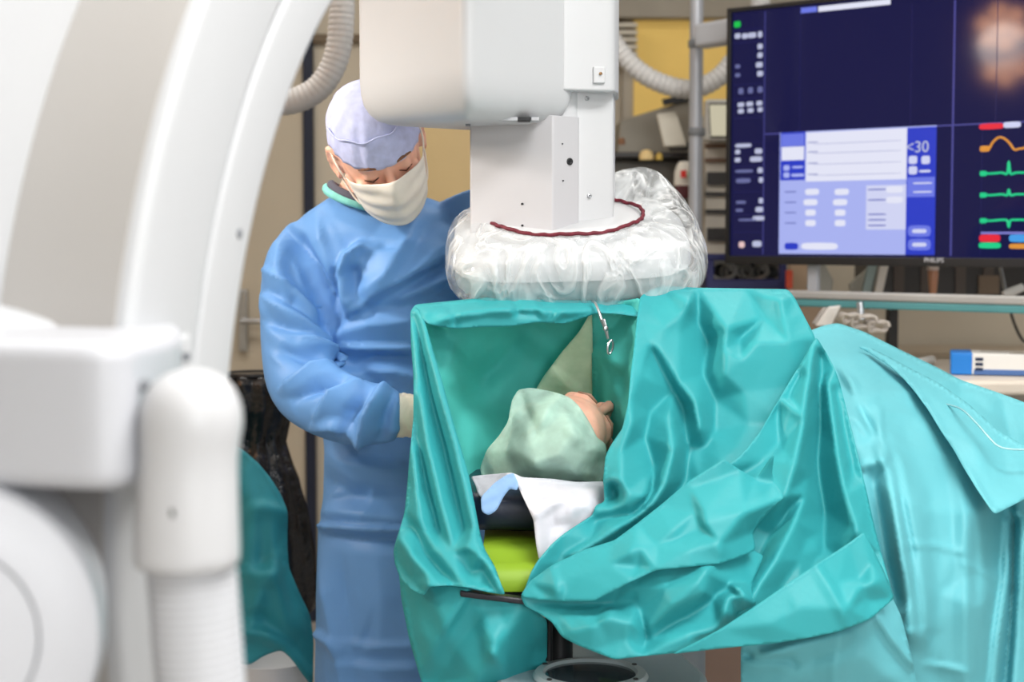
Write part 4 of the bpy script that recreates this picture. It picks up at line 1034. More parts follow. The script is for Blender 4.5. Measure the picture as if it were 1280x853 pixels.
gr = [  # armhole and chest folds
    ([(345, 278, .3), (372, 298, 1), (392, 330, 1), (410, 372, 1), (418, 412, .3)], -.013, 9, 18),
    ([(352, 300, .4), (352, 335, 1), (360, 372, .4)], .012, 8, 22),
    ([(336, 340, .3), (360, 356, 1), (392, 390, .6)], .012, 6, 16),
    ([(334, 372, .4), (368, 396, 1), (404, 424, .6)], .014, 7, 20), ([(340, 400, .3), (372, 424, 1), (404, 440, .3)], -.010, 10, 10),
    ([(430, 372, .5), (427, 345, 1), (436, 322, 1), (452, 312, .7), (470, 314, .3)], .020, 9, 22),
    ([(424, 345, .6), (421, 372, 1), (426, 400, .5)], -.016, 8, 12),
    ([(444, 340, 1), (447, 365, .8), (462, 384, .3)], -.012, 9, 14),
    ([(525, 268, .2), (505, 305, 1), (480, 345, 1), (455, 366, .4)], .012, 12, 30),
    ([(560, 318, .8), (520, 338, 1), (480, 362, 1), (452, 384, .5)], .018, 9, 34),
    ([(588, 300, 1), (545, 335, .8), (520, 352, .3)], -.010, 14, 14), ([(575, 340, .6), (540, 356, 1), (500, 374, .6)], .012, 8, 20),
    ([(395, 262, .2), (402, 300, 1), (412, 330, .3)], .006, 8, 14), ([(420, 275, .3), (470, 300, .8), (530, 306, .3)], .006, 14, 20),
    ([(428, 432, .7), (470, 434, 1), (516, 434, 1)], .007, 4, 10), ([(418, 418, .4), (460, 405, .8), (510, 400, .8)], .010, 14, 26),
    ([(440, 455, .3), (470, 446, 1), (516, 448, 1)], -.008, 8, 12), ([(455, 462, .4), (490, 462, 1), (518, 470, 1)], .008, 6, 16),
    # sleeve folds
    ([(352, 415, .3), (385, 428, 1), (423, 452, .9), (440, 470, .3)], .018, 6, 18),
    ([(358, 440, .4), (392, 450, 1), (425, 466, .5)], -.010, 9, 9),
    ([(361, 480, .6), (392, 464, 1), (425, 460, 1), (450, 470, .4)], .013, 6, 16),
    ([(372, 498, .4), (398, 484, 1), (430, 478, .6)], -.010, 8, 9), ([(398, 520, .5), (418, 496, 1), (446, 484, .5)], .014, 8, 18),
    ([(432, 540, .5), (440, 515, 1), (458, 492, .6)], -.010, 9, 9), ([(450, 550, .7), (458, 520, 1), (476, 490, .8)], .014, 7, 14),
    ([(478, 545, .6), (482, 520, 1), (490, 492, .5)], -.008, 7, 7), ([(395, 535, .3), (420, 532, 1), (446, 548, .4)], .010, 8, 12),
    # skirt
    ([(404, 560, .4), (440, 580, 1), (500, 590, .6)], .009, 14, 26), ([(404, 600, .4), (440, 622, 1), (512, 626, .4)], -.010, 18, 18), ([(400, 640, .5), (440, 640, .9), (500, 650, .4)], .008, 14, 14),
    ([(395, 657, 1), (450, 660, 1), (512, 663, 1)], .010, 4, 9), ([(396, 668, .6), (450, 672, .8), (512, 676, .8)], -.008, 6, 16),
    ([(400, 690, .2), (412, 740, 1), (422, 790, 1), (430, 860, .4)], .010, 14, 22), ([(424, 680, .2), (428, 740, .8), (436, 800, .3)], -.006, 14, 14),
    ([(420, 800, .3), (460, 808, 1), (530, 806, .8)], .006, 6, 12), ([(400, 792, 1), (420, 800, .6), (428, 812, .3)], .010, 6, 12), ([(430, 830, .4), (480, 836, 1), (540, 832, .6)], .006, 6, 14), ([(470, 690, .3), (478, 750, 1), (474, 800, .3)], .005, 20, 20),
]
h = 2.1 * ridge_field(q, [(p_, a_, l_ * 1.25, r_ * 1.25) for p_, a_, l_, r_ in gr]) + ridge_field(q, rand_creases(np.random.default_rng(5), q, 70, .0045, 16, 60))
v = v + nr * (h * facing)[:, None]
mb = MB(); mb.v = [tuple(p) for p in v]; mb.f = f
obj('gown', mb, M_gown, surg, smooth=180, label='long sleeved blue surgical gown')
# neckline band and undershirt
nk = MB().tube([P(452, 247, 3.16) + np.array([.066 * math.cos(a), .062 * math.sin(a) - .012, -.02 * math.cos(a - .4) + (-.022) * max(0, -math.sin(a))]) for a in np.linspace(0, 2 * math.pi, 41)], .009, 10)
obj('neck_band', nk, mat('mint_ribbing', (130, 205, 195), .7, .2, .05, 80), surg, smooth=180, label='mint green neck edge of the gown')
nk = MB().tube([P(454, 243, 3.155) + np.array([.060 * math.cos(a), .057 * math.sin(a) - .012, -.02 * math.cos(a - .4) + (-.02) * max(0, -math.sin(a))]) for a in np.linspace(0, 2 * math.pi, 41)], .009, 10)
obj('shirt_collar', nk, mat('grey_shirt', (92, 92, 104), .8, .2), surg, smooth=180)
# shoes
for sx in (-1, 1):
    x = P(500 + sx * 52, 0, 3.21)[0]
    obj('shoe', MB().ring_loft([[np.array([x + a * math.cos(t), y, max(0, h_ + b * math.sin(t))]) for t in np.linspace(0, 2 * math.pi, 20, endpoint=False)] for y, a, b, h_ in ((2.98, .02, .02, .022), (3.0, .042, .034, .03), (3.08, .048, .045, .038), (3.16, .044, .062, .05), (3.24, .040, .07, .06), (3.28, .022, .05, .055))]), mat('white_clog', (225, 225, 222), .4, .4), surg, smooth=60)

# scrub cap: shell over the skull above the brim
cap = MB(); nU = 26; nA = 72; rings = []
rngc = np.random.default_rng(11)
for j in range(nU):
    t = j / (nU - 1)
    ring = []
    for k in range(nA):
        a = 2 * math.pi * k / nA; c, s_ = math.cos(a), math.sin(a)      # c: left, s: front
        ub = .022 + .002 * s_ if s_ > 0 else .022 - .062 * (-s_) ** .8
        ub += .022 * max(0, -c) ** 3 + .004 * max(0, c) ** 3
        ph_ = (1 - t) * math.asin(min(.98, max(-.9, ub / .128))) + t * math.pi / 2
        rr = math.cos(ph_) ** .74; u = .014 + (.128) * math.sin(ph_)
        puff = 1 + .035 * math.sin(math.pi * t) 
        wr = .0022 * math.sin(a * 11 + 4 * t + 2 * math.sin(a * 3)) * math.sin(math.pi * min(1, t * 1.3)) + .0016 * math.sin(a * 23 + 7 * t) * (1 - t)
        ring.append(hw_(((.0865 + wr) * rr * puff * c, -.002 + (.107 + wr) * rr * puff * s_, u - .012 + .004 * math.sin(5 * a) * t * (1 - t))))
    rings.append(ring)
cap.ring_loft(rings, caps=False); cap.f.append(tuple(range((nU - 1) * nA, nU * nA)))
cp = obj('scrub_cap', cap, M_cap, surg, smooth=180, solid=.0016, label='pale lilac disposable scrub cap')
# gathered seam of the cap
obj('cap_seam', MB().tube([hw_((.083 * math.cos(a) * .93, -.002 + .1045 * .93 * math.sin(a), .085 + .003 * math.sin(9 * a))) for a in np.linspace(.1, math.pi - .1, 40)], .0018, 6), M_cap, surg, smooth=180)

# mask: shell over nose, mouth and chin with pleats
def mask_pt(uu, vv, off=0.0):
    # uu -1..1 across, vv 0 (top) .. 1 (bottom)
    ang = uu * 1.12
    top = -.002 + .010 * (1 - abs(uu)) - .006 * abs(uu) ; bot = -.112 + .030 * abs(uu) ** 1.5
    z = top + (bot - top) * vv
    nose = .020 * math.exp(-(uu / .26) ** 2) * math.exp(-((vv - .22) / .32) ** 2)
    rx = .081 - .012 * vv; rf = .1095 - .012 * vv ** 2 + nose + .006 * math.sin(math.pi * vv)
    return hw_(((rx + off) * math.sin(ang), (rf + off) * math.cos(ang) - (.018 if abs(uu) > .9 else 0) * (abs(uu) - .9) * 5, z))
nu_, nv_ = 44, 30
mk = MB()
vv_ = [mask_pt(-1 + 2 * i / (nu_ - 1), j / (nv_ - 1), .003 + .0016 * math.sin(j / (nv_ - 1) * 18.8) * (1 - abs(-1 + 2 * i / (nu_ - 1)) ** 4)) for j in range(nv_) for i in range(nu_)]
mk.add(vv_, [(j * nu_ + i, j * nu_ + i + 1, (j + 1) * nu_ + i + 1, (j + 1) * nu_ + i) for j in range(nv_ - 1) for i in range(nu_ - 1)])
msk = obj('face_mask', mk, M_mask, surg, smooth=180, solid=.0016, label='white pleated surgical mask')
for q_ in (-1, 1):
    obj('ear_loop', MB().tube(catmull([mask_pt(q_, .04, .004), hw_((q_ * .083, .03, .012)), hw_((q_ * .086, -.008, .030))], 6), .0019, 6), M_mask, msk, smooth=180)
    obj('ear_loop', MB().tube(catmull([mask_pt(q_, .96, .004), hw_((q_ * .074, .02, -.066)), hw_((q_ * .084, -.014, -.032))], 6), .0019, 6), M_mask, msk, smooth=180)
    # eyebrow and lowered lashes
    obj('eyebrow', MB().tube([hw_((q_ * .014, .099, .026)), hw_((q_ * .032, .0975, .032)), hw_((q_ * .050, .084, .028))], [.002, .0032, .0016], 8), mat('eyebrow_hair', (120, 84, 62), .8, .2, .2, 200), surg, smooth=180)
    obj('eyelashes', MB().tube([hw_((q_ * .019, .0895, .002)), hw_((q_ * .032, .0945, -.001)), hw_((q_ * .046, .0850, .002))], [.0009, .0015, .0009], 6), mat('lash_dark', (70, 44, 36), .8, .2), surg, smooth=180)

# ------------------------------------------------------------------ patient
PF = unit([.80, .02, .60]); PU = unit([.04, -.97, .26]); PU = unit(PU - PF * (PU @ PF)); PLf = np.cross(PF, PU)
PC_ = P(698, 554, 2.705)
pat = thing('person', 'person lying on the table, head under a pale green cap', 'person', tuple(PC_ * [1, 1, 0] + [0, 0, .98]))
hm, pw_, pax = head_mb(PC_, PF, PU, PLf, .93)
pb = MB(); pb.add(hm.v, hm.f)
N0 = pw_((0, -.035, -.09)); tdir = unit([.5, .86, 0])
pb.tube([pw_((0, -.02, -.04)), N0, N0 + tdir * .1 + np.array([0, 0, -.02])], [.055, .055, .065], 18)
base = N0 + tdir * .16 + np.array([0, 0, -.03]); perp = np.array([-tdir[1], tdir[0], 0])
rings = []
for k, (s_, a, b_2) in enumerate(((-.03, .06, .05), (.02, .14, .07), (.1, .17, .085), (.3, .16, .09), (.55, .14, .09), (.7, .15, .085))):
    c = base + tdir * s_; c = np.array([c[0], c[1], .975 + b_2 * .2])
    rings.append([c + perp * a * math.cos(t) + np.array([0, 0, b_2 * math.sin(t)]) for t in np.linspace(0, 2 * math.pi, 24, endpoint=False)])
pb.ring_loft(rings)
v, nr, f = remesh(pb, .0045, 2)
mb = MB(); mb.v = [tuple(p) for p in v]; mb.f = f
obj('body', mb, M_skin2, pat, smooth=180)
for q_ in (-1, 1):
    obj('eyebrow', MB().tube([pw_((q_ * .014, .099, .026)), pw_((q_ * .032, .0975, .032)), pw_((q_ * .050, .084, .028))], [.002, .003, .0016], 8), mat('grey_brow', (150, 118, 100), .8, .2), pat, smooth=180)
    obj('eyelashes', MB().tube([pw_((q_ * .019, .0895, .002)), pw_((q_ * .032, .0945, -.001)), pw_((q_ * .046, .0850, .002))], [.0012, .002, .0012], 6), mat('closed_lid', (140, 66, 70), .7, .2), pat, smooth=180)
# bouffant cap as loose sheet over crown
pc_out = [(603, 600, 2.66), (600, 585, 2.67), (609, 562, 2.66), (624, 545, 2.65), (635, 528, 2.65), (640, 500, 2.665), (648, 487, 2.675), (664, 485, 2.68), (686, 489, 2.68), (698, 492, 2.665), (712, 497, 2.645), (724, 508, 2.63), (733, 522, 2.62), (741, 536, 2.615), (746, 548, 2.61), (757, 555, 2.62), (758, 575, 2.63), (754, 602, 2.63), (715, 604, 2.60), (680, 603, 2.59), (645, 604, 2.60), (622, 601, 2.64)]
pcap = sheet(pc_out, [(640, 565, 2.575), (660, 540, 2.565), (690, 525, 2.56), (715, 540, 2.53), (700, 570, 2.515), (670, 580, 2.525), (735, 565, 2.55), (720, 590, 2.55), (650, 590, 2.575), (660, 505, 2.63), (690, 505, 2.62)],
   [([(650, 490, .5), (660, 515, 1), (670, 535, .4)], -.020, 10, 16), ([(700, 494, .6), (685, 512, 1), (672, 534, .5)], .022, 10, 20), ([(700, 505, .3), (712, 525, 1), (722, 548, .7)], .012, 8, 14), ([(728, 520, .6), (728, 545, 1), (740, 560, .6)], .010, 7, 12), ([(612, 580, .5), (650, 560, .7), (690, 548, .3)], .006, 12, 14), ([(740, 548, 1), (752, 566, .7)], .012, 6, 10)], step=3, smooth=2, crumple=(40, .004, 10, 40), seed=4, amp=1.5, wid=1)
obj('bouffant_cap', pcap, M_cap_gr, pat, smooth=180, solid=.0012, label='pale green translucent bouffant cap')
# ------------------------------------------------------------------ operating table
tb_ = thing('operating_table', 'operating table with lime green mat and black edge rail', 'operating table', (.05, 2.6, 0))
td_ = unit([.42, .9, 0]); tp = np.array([td_[1], -td_[0], 0])
zt_ = P(640, 742, 2.40)[2]; zm = P(640, 684, 2.44)[2]
hc = np.array([P(676, 0, 2.42)[0], 2.42, 0])
def strip(s0, s1, hw, z0, z1):
    a = hc + td_ * s0; b = hc + td_ * s1
    f_ = [tuple((a - tp * hw)[:2]), tuple((a + tp * hw)[:2]), tuple((b + tp * hw)[:2]), tuple((b - tp * hw)[:2])]
    return MB().prism(f_, z0, z1)
M_lime = mat('lime_vinyl', (138, 172, 40), .38, .42, .03, 4)
# head mat with rounded front lip
def xr(x0, x1, Y): return P(x0, 0, Y)[0], P(x1, 0, Y)[0]
x0, x1 = xr(603, 772, 2.42)
prof = [(2.392, zt_ + .004), (2.389, zt_ + .02), (2.395, zt_ + .035), (2.405, zt_ + .040), (2.412, zt_ + .045), (2.418, zm - .018), (2.432, zm - .004), (2.46, zm), (2.74, zm), (2.76, zm - .02), (2.76, zt_ + .004)]
rings = [[np.array([x, y, z]) for y, z in prof] for x in (x0, x0 + .01, (x0 + x1) / 2, x1 - .01, x1)]
mt = MB().ring_loft(rings)
obj('head_mat', mt, M_lime, tb_, smooth=50, label='lime green vinyl head mat')
obj('table_mat', strip(.32, 1.5, .23, zt_, zt_ + .06), M_lime, tb_, bevel=.02)
obj('table_top', join(strip(.30, 1.5, .235, zt_ - .05, zt_), MB().box(((x0 + x1) / 2, 2.60, zt_ - .015), (x1 - x0 - .02, .36, .03))), M_dgrey, tb_, bevel=.006)
ra_, rb_ = P(586, 741, 2.372), P(662, 752, 2.372)
obj('edge_rail', MB().slab([P(575, 739, 2.366), P(690, 753, 2.366), P(690, 761, 2.366), P(575, 747, 2.366)], .02), mat('rail_black', (28, 28, 38), .35, .5), tb_, bevel=.003)
obj('post', MB().tube([P(686, 757, 2.47), P(686, 826, 2.47)], .006, 12), M_dark, tb_)
obj('post', MB().tube([np.append(P(700, 0, 2.52)[:2], zt_ - .02), np.append(P(700, 0, 2.52)[:2], ztop + .001)], .022, 14), M_dark, tb_)
obj('column', MB().box((P(800, 0, 3.2)[0], 3.32, .40), (.28, .24, .80)), mat('table_column_grey', (146, 158, 168), .4, .4), tb_, bevel=.02)
obj('base', MB().box((.32, 3.36, .05), (.4, .7, .10)), mat('table_column_grey', (120, 128, 134)), tb_, bevel=.03)

# navy pillow
pr0 = []
xa, xb = xr(572, 752, 2.47)
for t in np.linspace(-1, 1, 22):
    k = (1 - abs(t) ** 10) ** .5 if abs(t) < 1 else .05
    k = max(k, .12)
    cx = (xa + xb) / 2 + t * (xb - xa) / 2
    hz = (P(0, 616, 2.49)[2] - zm) / 2
    pr0.append([np.array([cx, 2.645 + .15 * k * math.copysign(abs(math.cos(a)) ** .6, math.cos(a)), zm + .004 + hz + hz * k * math.copysign(abs(math.sin(a)) ** .5, math.sin(a)) * (1 + .03 * math.sin(7 * t + 2 * a))]) for a in np.linspace(0, 2 * math.pi, 36, endpoint=False)])
tag(obj('pillow', MB().ring_loft(pr0), mat('navy_vinyl', (30, 40, 62), .36, .45, .05, 8, bump=.3, bscale=14, bdist=.01), smooth=180), 'dark navy pillow on the lime green mat', 'pillow')

# white sheet with blue underside over the pillow
ws = thing('pillow_sheet', 'white disposable sheet with pale blue underside draped over the navy pillow', 'sheet', tuple(P(690, 690, 2.45)))
sh1 = sheet([(588, 596, 2.58), (606, 594, 2.56), (630, 592, 2.52), (640, 591, 2.50), (652, 597, 2.51), (690, 599, 2.55), (720, 603, 2.57), (756, 602, 2.58), (762, 620, 2.54), (755, 645, 2.48), (726, 668, 2.44), (700, 690, 2.405), (674, 702, 2.40), (670, 680, 2.405), (667, 650, 2.415), (660, 635, 2.42), (652, 618, 2.43), (644, 600, 2.455), (636, 597, 2.47), (620, 612, 2.475), (606, 625, 2.47), (598, 620, 2.50), (594, 605, 2.54)],
   [(700, 625, 2.43), (730, 630, 2.43), (690, 650, 2.415)],
   [([(648, 600, .5), (662, 628, 1), (672, 650, 1), (674, 690, .4)], .012, 10, 14), ([(672, 640, .6), (700, 622, 1), (722, 610, .5)], .014, 8, 12), ([(690, 632, .3), (692, 660, 1), (686, 690, .5)], -.008, 8, 10), ([(712, 618, .5), (715, 640, 1), (712, 665, .4)], .006, 5, 10), ([(735, 612, .4), (742, 635, 1), (738, 655, .4)], .006, 5, 10), ([(725, 615, .4), (728, 640, 1), (724, 660, .4)], -.005, 5, 8)], step=3, smooth=2, crumple=(24, .003, 10, 30), seed=8, amp=1.2, wid=1)
obj('white_side', sh1, mat('white_nonwoven', (228, 228, 236), .75, .2, .02, 20, bump=.2, bscale=200, trans=.2), ws, smooth=180, solid=.001)
sh2 = sheet([(601, 622, 2.45), (618, 604, 2.462), (633, 594, 2.464), (642, 591, 2.462), (648, 604, 2.442), (647, 614, 2.436), (637, 611, 2.445), (629, 622, 2.440), (621, 638, 2.432), (611, 645, 2.432), (602, 640, 2.436)], [(622, 614, 2.452)], [([(604, 625, .6), (618, 618, 1), (634, 604, .6)], .006, 6, 8)], step=2.5, smooth=2, seed=9, amp=1.2, wid=1)
obj('blue_fold', sh2, mat('pale_blue_film', (150, 190, 235), .5, .3, .02, trans=.2), ws, smooth=180, solid=.001, label='turned over pale blue underside')

# ------------------------------------------------------------------ head tent drape
tent = thing('head_drape', 'teal sterile drape hung as an open tent around the patient\'s head', 'surgical drape', tuple(P(600, 745, 2.5)))
# inside back panel
back = sheet([(517, 388, 2.72), (600, 380, 2.74), (745, 378, 2.76), (752, 470, 2.88), (752, 600, 2.90), (700, 615, 2.86), (590, 640, 2.70), (565, 580, 2.60), (545, 480, 2.62), (528, 420, 2.66)],
   [(600, 470, 2.86), (660, 450, 2.88), (690, 540, 2.92), (620, 560, 2.84), (580, 500, 2.78), (570, 430, 2.77)],
   [([(655, 408, .8), (640, 432, 1), (612, 466, 1), (588, 504, .6), (565, 540, .2)], -.020, 16, 22), ([(655, 410, 1), (672, 428, .8), (690, 440, .4)], .012, 10, 18), ([(640, 430, .4), (668, 470, 1), (685, 486, .4)], .008, 14, 16), ([(572, 410, .4), (568, 440, .8), (556, 470, .3)], .008, 12, 16),
    ([(535, 410, 1), (552, 470, 1), (570, 530, .6), (584, 580, .5)], -.03, 12, 26), ([(600, 420, .2), (620, 470, 1), (600, 540, .3)], .012, 40, 40)], step=5, smooth=1, crumple=(20, .004, 24, 80), seed=21)
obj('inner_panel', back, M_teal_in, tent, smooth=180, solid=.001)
tri = sheet([(740, 388, 2.735), (741, 440, 2.80), (741, 500, 2.86), (705, 497, 2.86), (668, 490, 2.86), (680, 470, 2.84), (704, 438, 2.80), (724, 415, 2.765)], [], [([(690, 462, .4), (706, 476, 1), (722, 492, .6)], .012, 8, 12)], step=4, smooth=2, crumple=(14, .003, 12, 30), seed=22)
obj('pale_lining', tri, M_pale, tent, smooth=180, solid=.001, label='pale green unlined corner of the drape')
rp_ = sheet([(738, 386, 2.745), (801, 372, 2.69), (800, 470, 2.60), (798, 560, 2.57), (776, 600, 2.56), (752, 600, 2.86), (741, 520, 2.87), (740, 440, 2.81)], [(770, 470, 2.74), (775, 540, 2.70)],
   [([(760, 452, .4), (770, 490, 1), (782, 520, .5)], .02, 10, 16), ([(788, 420, .3), (778, 480, 1), (790, 520, .5)], -.015, 12, 12), ([(762, 400, .4), (764, 440, .8), (760, 480, .3)], .008, 12, 12)], step=4, smooth=1, crumple=(14, .004, 18, 60), seed=23)
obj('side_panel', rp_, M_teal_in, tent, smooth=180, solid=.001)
top = sheet([(513, 389, 2.70), (519, 381, 2.735), (560, 377, 2.74), (620, 371, 2.74), (650, 369, 2.745), (700, 370, 2.75), (745, 372, 2.75), (800, 369, 2.745), (806, 398, 2.66), (790, 395, 2.675), (765, 392, 2.68), (745, 392, 2.685), (728, 398, 2.68), (705, 405, 2.672), (670, 403, 2.668), (640, 408, 2.66), (600, 409, 2.655), (570, 411, 2.65), (545, 408, 2.65), (532, 404, 2.652), (524, 396, 2.67)],
   [[(530, 390, 2.665), (570, 392, 2.65), (640, 386, 2.655), (700, 388, 2.665), (745, 384, 2.69)]],
   [([(538, 404, .4), (572, 393, 1), (610, 386, 1), (660, 388, .5)], .014, 6, 10), ([(568, 411, .3), (569, 395, 1), (556, 384, .3)], -.012, 7, 8), ([(644, 376, .6), (648, 390, 1), (672, 392, .6), (674, 388, .4)], -.016, 5, 9), ([(645, 374, .4), (668, 378, 1), (680, 392, .5)], .012, 6, 8), ([(690, 402, .5), (700, 390, 1), (740, 388, .6)], .012, 5, 8), ([(756, 372, .5), (760, 384, 1), (756, 392, .4)], -.008, 5, 7), ([(620, 374, .4), (600, 388, .8), (540, 392, .4)], -.008, 6, 6)], step=3, smooth=1, crumple=(14, .004, 10, 30), seed=24, amp=1.2, wid=1)
obj('top_roll', top, M_teal, tent, smooth=180, solid=.0012)
left = sheet([(513, 388, 2.70), (521, 383, 2.715), (531, 402, 2.655), (539, 430, 2.62), (552, 475, 2.57), (564, 520, 2.53), (576, 560, 2.50), (586, 595, 2.475), (594, 635, 2.445), (600, 668, 2.42), (606, 688, 2.40), (618, 708, 2.375), (628, 735, 2.36), (632, 744, 2.355), (612, 741, 2.352), (586, 735, 2.352), (560, 732, 2.36), (536, 734, 2.365), (530, 746, 2.38), (512, 736, 2.42), (500, 722, 2.46), (494, 706, 2.49), (492, 688, 2.50), (499, 664, 2.50), (506, 640, 2.51), (510, 600, 2.54), (513, 560, 2.56), (517, 520, 2.585), (517, 470, 2.62), (514, 430, 2.66)],
   [[(522, 392, 2.665), (534, 436, 2.595), (549, 490, 2.54), (566, 550, 2.49), (580, 610, 2.45), (592, 660, 2.41), (600, 686, 2.385)], [(520, 396, 2.70), (528, 440, 2.655), (540, 500, 2.60), (556, 560, 2.555), (570, 620, 2.505), (580, 660, 2.465)], [(518, 420, 2.64), (524, 490, 2.575), (534, 560, 2.51), (550, 630, 2.46), (566, 690, 2.41)], [(516, 480, 2.625), (522, 545, 2.58), (534, 610, 2.535), (548, 660, 2.49)], [(515, 560, 2.53), (522, 620, 2.485), (532, 670, 2.455)],
    [(499, 672, 2.46), (514, 694, 2.415), (534, 716, 2.385), (552, 731, 2.37)], [(518, 660, 2.50), (532, 692, 2.46), (552, 716, 2.425), (566, 730, 2.39)], [(524, 652, 2.465), (546, 690, 2.415), (572, 722, 2.375)], [(582, 686, 2.385), (600, 695, 2.365), (612, 712, 2.345), (624, 738, 2.335)], [(584, 690, 2.405), (588, 715, 2.40), (592, 732, 2.365)], [(606, 710, 2.39), (614, 724, 2.385), (621, 738, 2.37)], [(500, 704, 2.475), (516, 728, 2.435), (530, 741, 2.40)]],
   [], step=3, smooth=1, crumple=(18, .003, 14, 60), seed=25, amp=1, wid=1)
obj('left_curtain', left, M_teal, tent, smooth=180, solid=.0012)
hang = sheet([(497, 695, 2.52), (512, 715, 2.46), (532, 722, 2.41), (585, 735, 2.388), (640, 752, 2.378), (660, 757, 2.378), (684, 775, 2.40), (684, 815, 2.46), (681, 870, 2.50), (600, 880, 2.44), (540, 880, 2.44), (526, 850, 2.46), (512, 800, 2.48), (502, 750, 2.50)],
   [(560, 800, 2.39), (620, 800, 2.38), (600, 850, 2.40), (660, 810, 2.42)],
   [([(584, 742, 1), (560, 780, .9), (534, 828, .5)], .012, 8, 26), ([(610, 760, .6), (570, 810, 1), (540, 860, .6)], -.010, 14, 16), ([(600, 760, .4), (614, 800, 1), (626, 850, .7)], .012, 14, 10), ([(650, 770, .4), (622, 812, 1), (590, 860, .6)], .010, 16, 12), ([(515, 745, .5), (530, 790, 1), (545, 830, .3)], .010, 12, 14), ([(664, 770, .3), (668, 810, 1), (660, 860, .5)], -.012, 14, 14), ([(615, 815, 1), (628, 830, .8), (634, 852, .4)], .009, 6, 9)], step=4.5, smooth=1, crumple=(14, .003, 20, 70), seed=26)
obj('hanging_flap', hang, M_teal, tent, smooth=180, solid=.0012)

# ------------------------------------------------------------------ large sheet heaped over the screen frame (right of the head)
big = thing('main_drape', 'big crumpled teal sheet heaped over the frame right of the head', 'surgical drape', tuple(P(880, 815, 2.35)))
# the sheet lies in several overlapping folds: upper fall, right-hand fall, bright turned flap, lower front, turned-up hem
upper = sheet([(800, 371, 2.70), (812, 363, 2.72), (826, 358, 2.73), (870, 360, 2.74), (930, 361, 2.745), (985, 362, 2.745), (993, 372, 2.72), (1005, 395, 2.69), (1018, 420, 2.66), (1022, 440, 2.66), (1005, 480, 2.63), (980, 530, 2.59), (950, 580, 2.54), (910, 625, 2.49), (860, 660, 2.45), (800, 690, 2.41), (740, 720, 2.385), (680, 738, 2.37), (655, 740, 2.36), (664, 715, 2.362), (673, 700, 2.37), (690, 680, 2.385), (704, 668, 2.40), (722, 656, 2.42), (741, 644, 2.44), (744, 632, 2.45), (756, 628, 2.46), (754, 600, 2.47), (757, 570, 2.50), (764, 556, 2.51), (778, 536, 2.51), (785, 505, 2.53), (788, 470, 2.56), (793, 430, 2.61), (796, 400, 2.65)],
  [(815, 390, 2.68), [(862, 376, 2.672), (853, 396, 2.665), (850, 416, 2.655)], (886, 430, 2.71), (872, 402, 2.715), [(908, 411, 2.63), (905, 438, 2.61), (906, 468, 2.595)], [(945, 428, 2.62), (926, 450, 2.605), (906, 468, 2.595)], (925, 424, 2.675), [(977, 375, 2.685), (981, 400, 2.665), (986, 428, 2.635)], (955, 398, 2.70), (960, 450, 2.62), (930, 490, 2.60),
   [(880, 470, 2.655), (893, 500, 2.63), (892, 540, 2.60), (880, 560, 2.575)], (935, 530, 2.59), (920, 560, 2.555), (830, 410, 2.65), [(812, 431, 2.625), (800, 470, 2.57)], [(815, 436, 2.64), (828, 462, 2.635), (842, 488, 2.63), (854, 512, 2.625)], [(824, 440, 2.615), (848, 478, 2.59), (868, 502, 2.56)],
   (812, 518, 2.59), (835, 530, 2.535), [(854, 513, 2.625), (856, 535, 2.60), (859, 558, 2.58)], (874, 535, 2.545), (900, 575, 2.535), [(788, 498, 2.535), (790, 528, 2.505), (776, 566, 2.485), (764, 590, 2.465)], [(806, 545, 2.56), (818, 585, 2.535), (812, 620, 2.50), (790, 645, 2.465)],
   [(836, 530, 2.53), (842, 560, 2.49), (830, 606, 2.445), (810, 634, 2.41), (770, 662, 2.385), (722, 690, 2.368)], [(860, 560, 2.58), (856, 600, 2.555), (842, 624, 2.53), (802, 657, 2.49), (762, 684, 2.44), (720, 706, 2.40)], (876, 600, 2.53),
   [(757, 606, 2.455), (764, 598, 2.44), (776, 602, 2.425), (784, 616, 2.42), (778, 630, 2.425), (760, 636, 2.435)], [(766, 610, 2.49), (770, 622, 2.485)], [(746, 638, 2.435), (782, 632, 2.42), (808, 620, 2.43)], [(746, 652, 2.45), (790, 643, 2.44)], [(674, 718, 2.375), (700, 698, 2.395), (738, 676, 2.41)]],
  [([(880, 360, .3), (852, 384, .8), (830, 410, .8), (800, 440, .3)], .006, 14, 20), ([(870, 520, .4), (884, 545, 1), (912, 560, .3)], .008, 14, 14)], step=3.2, smooth=1, crumple=(24, .003, 18, 70), seed=31, amp=1, wid=1)
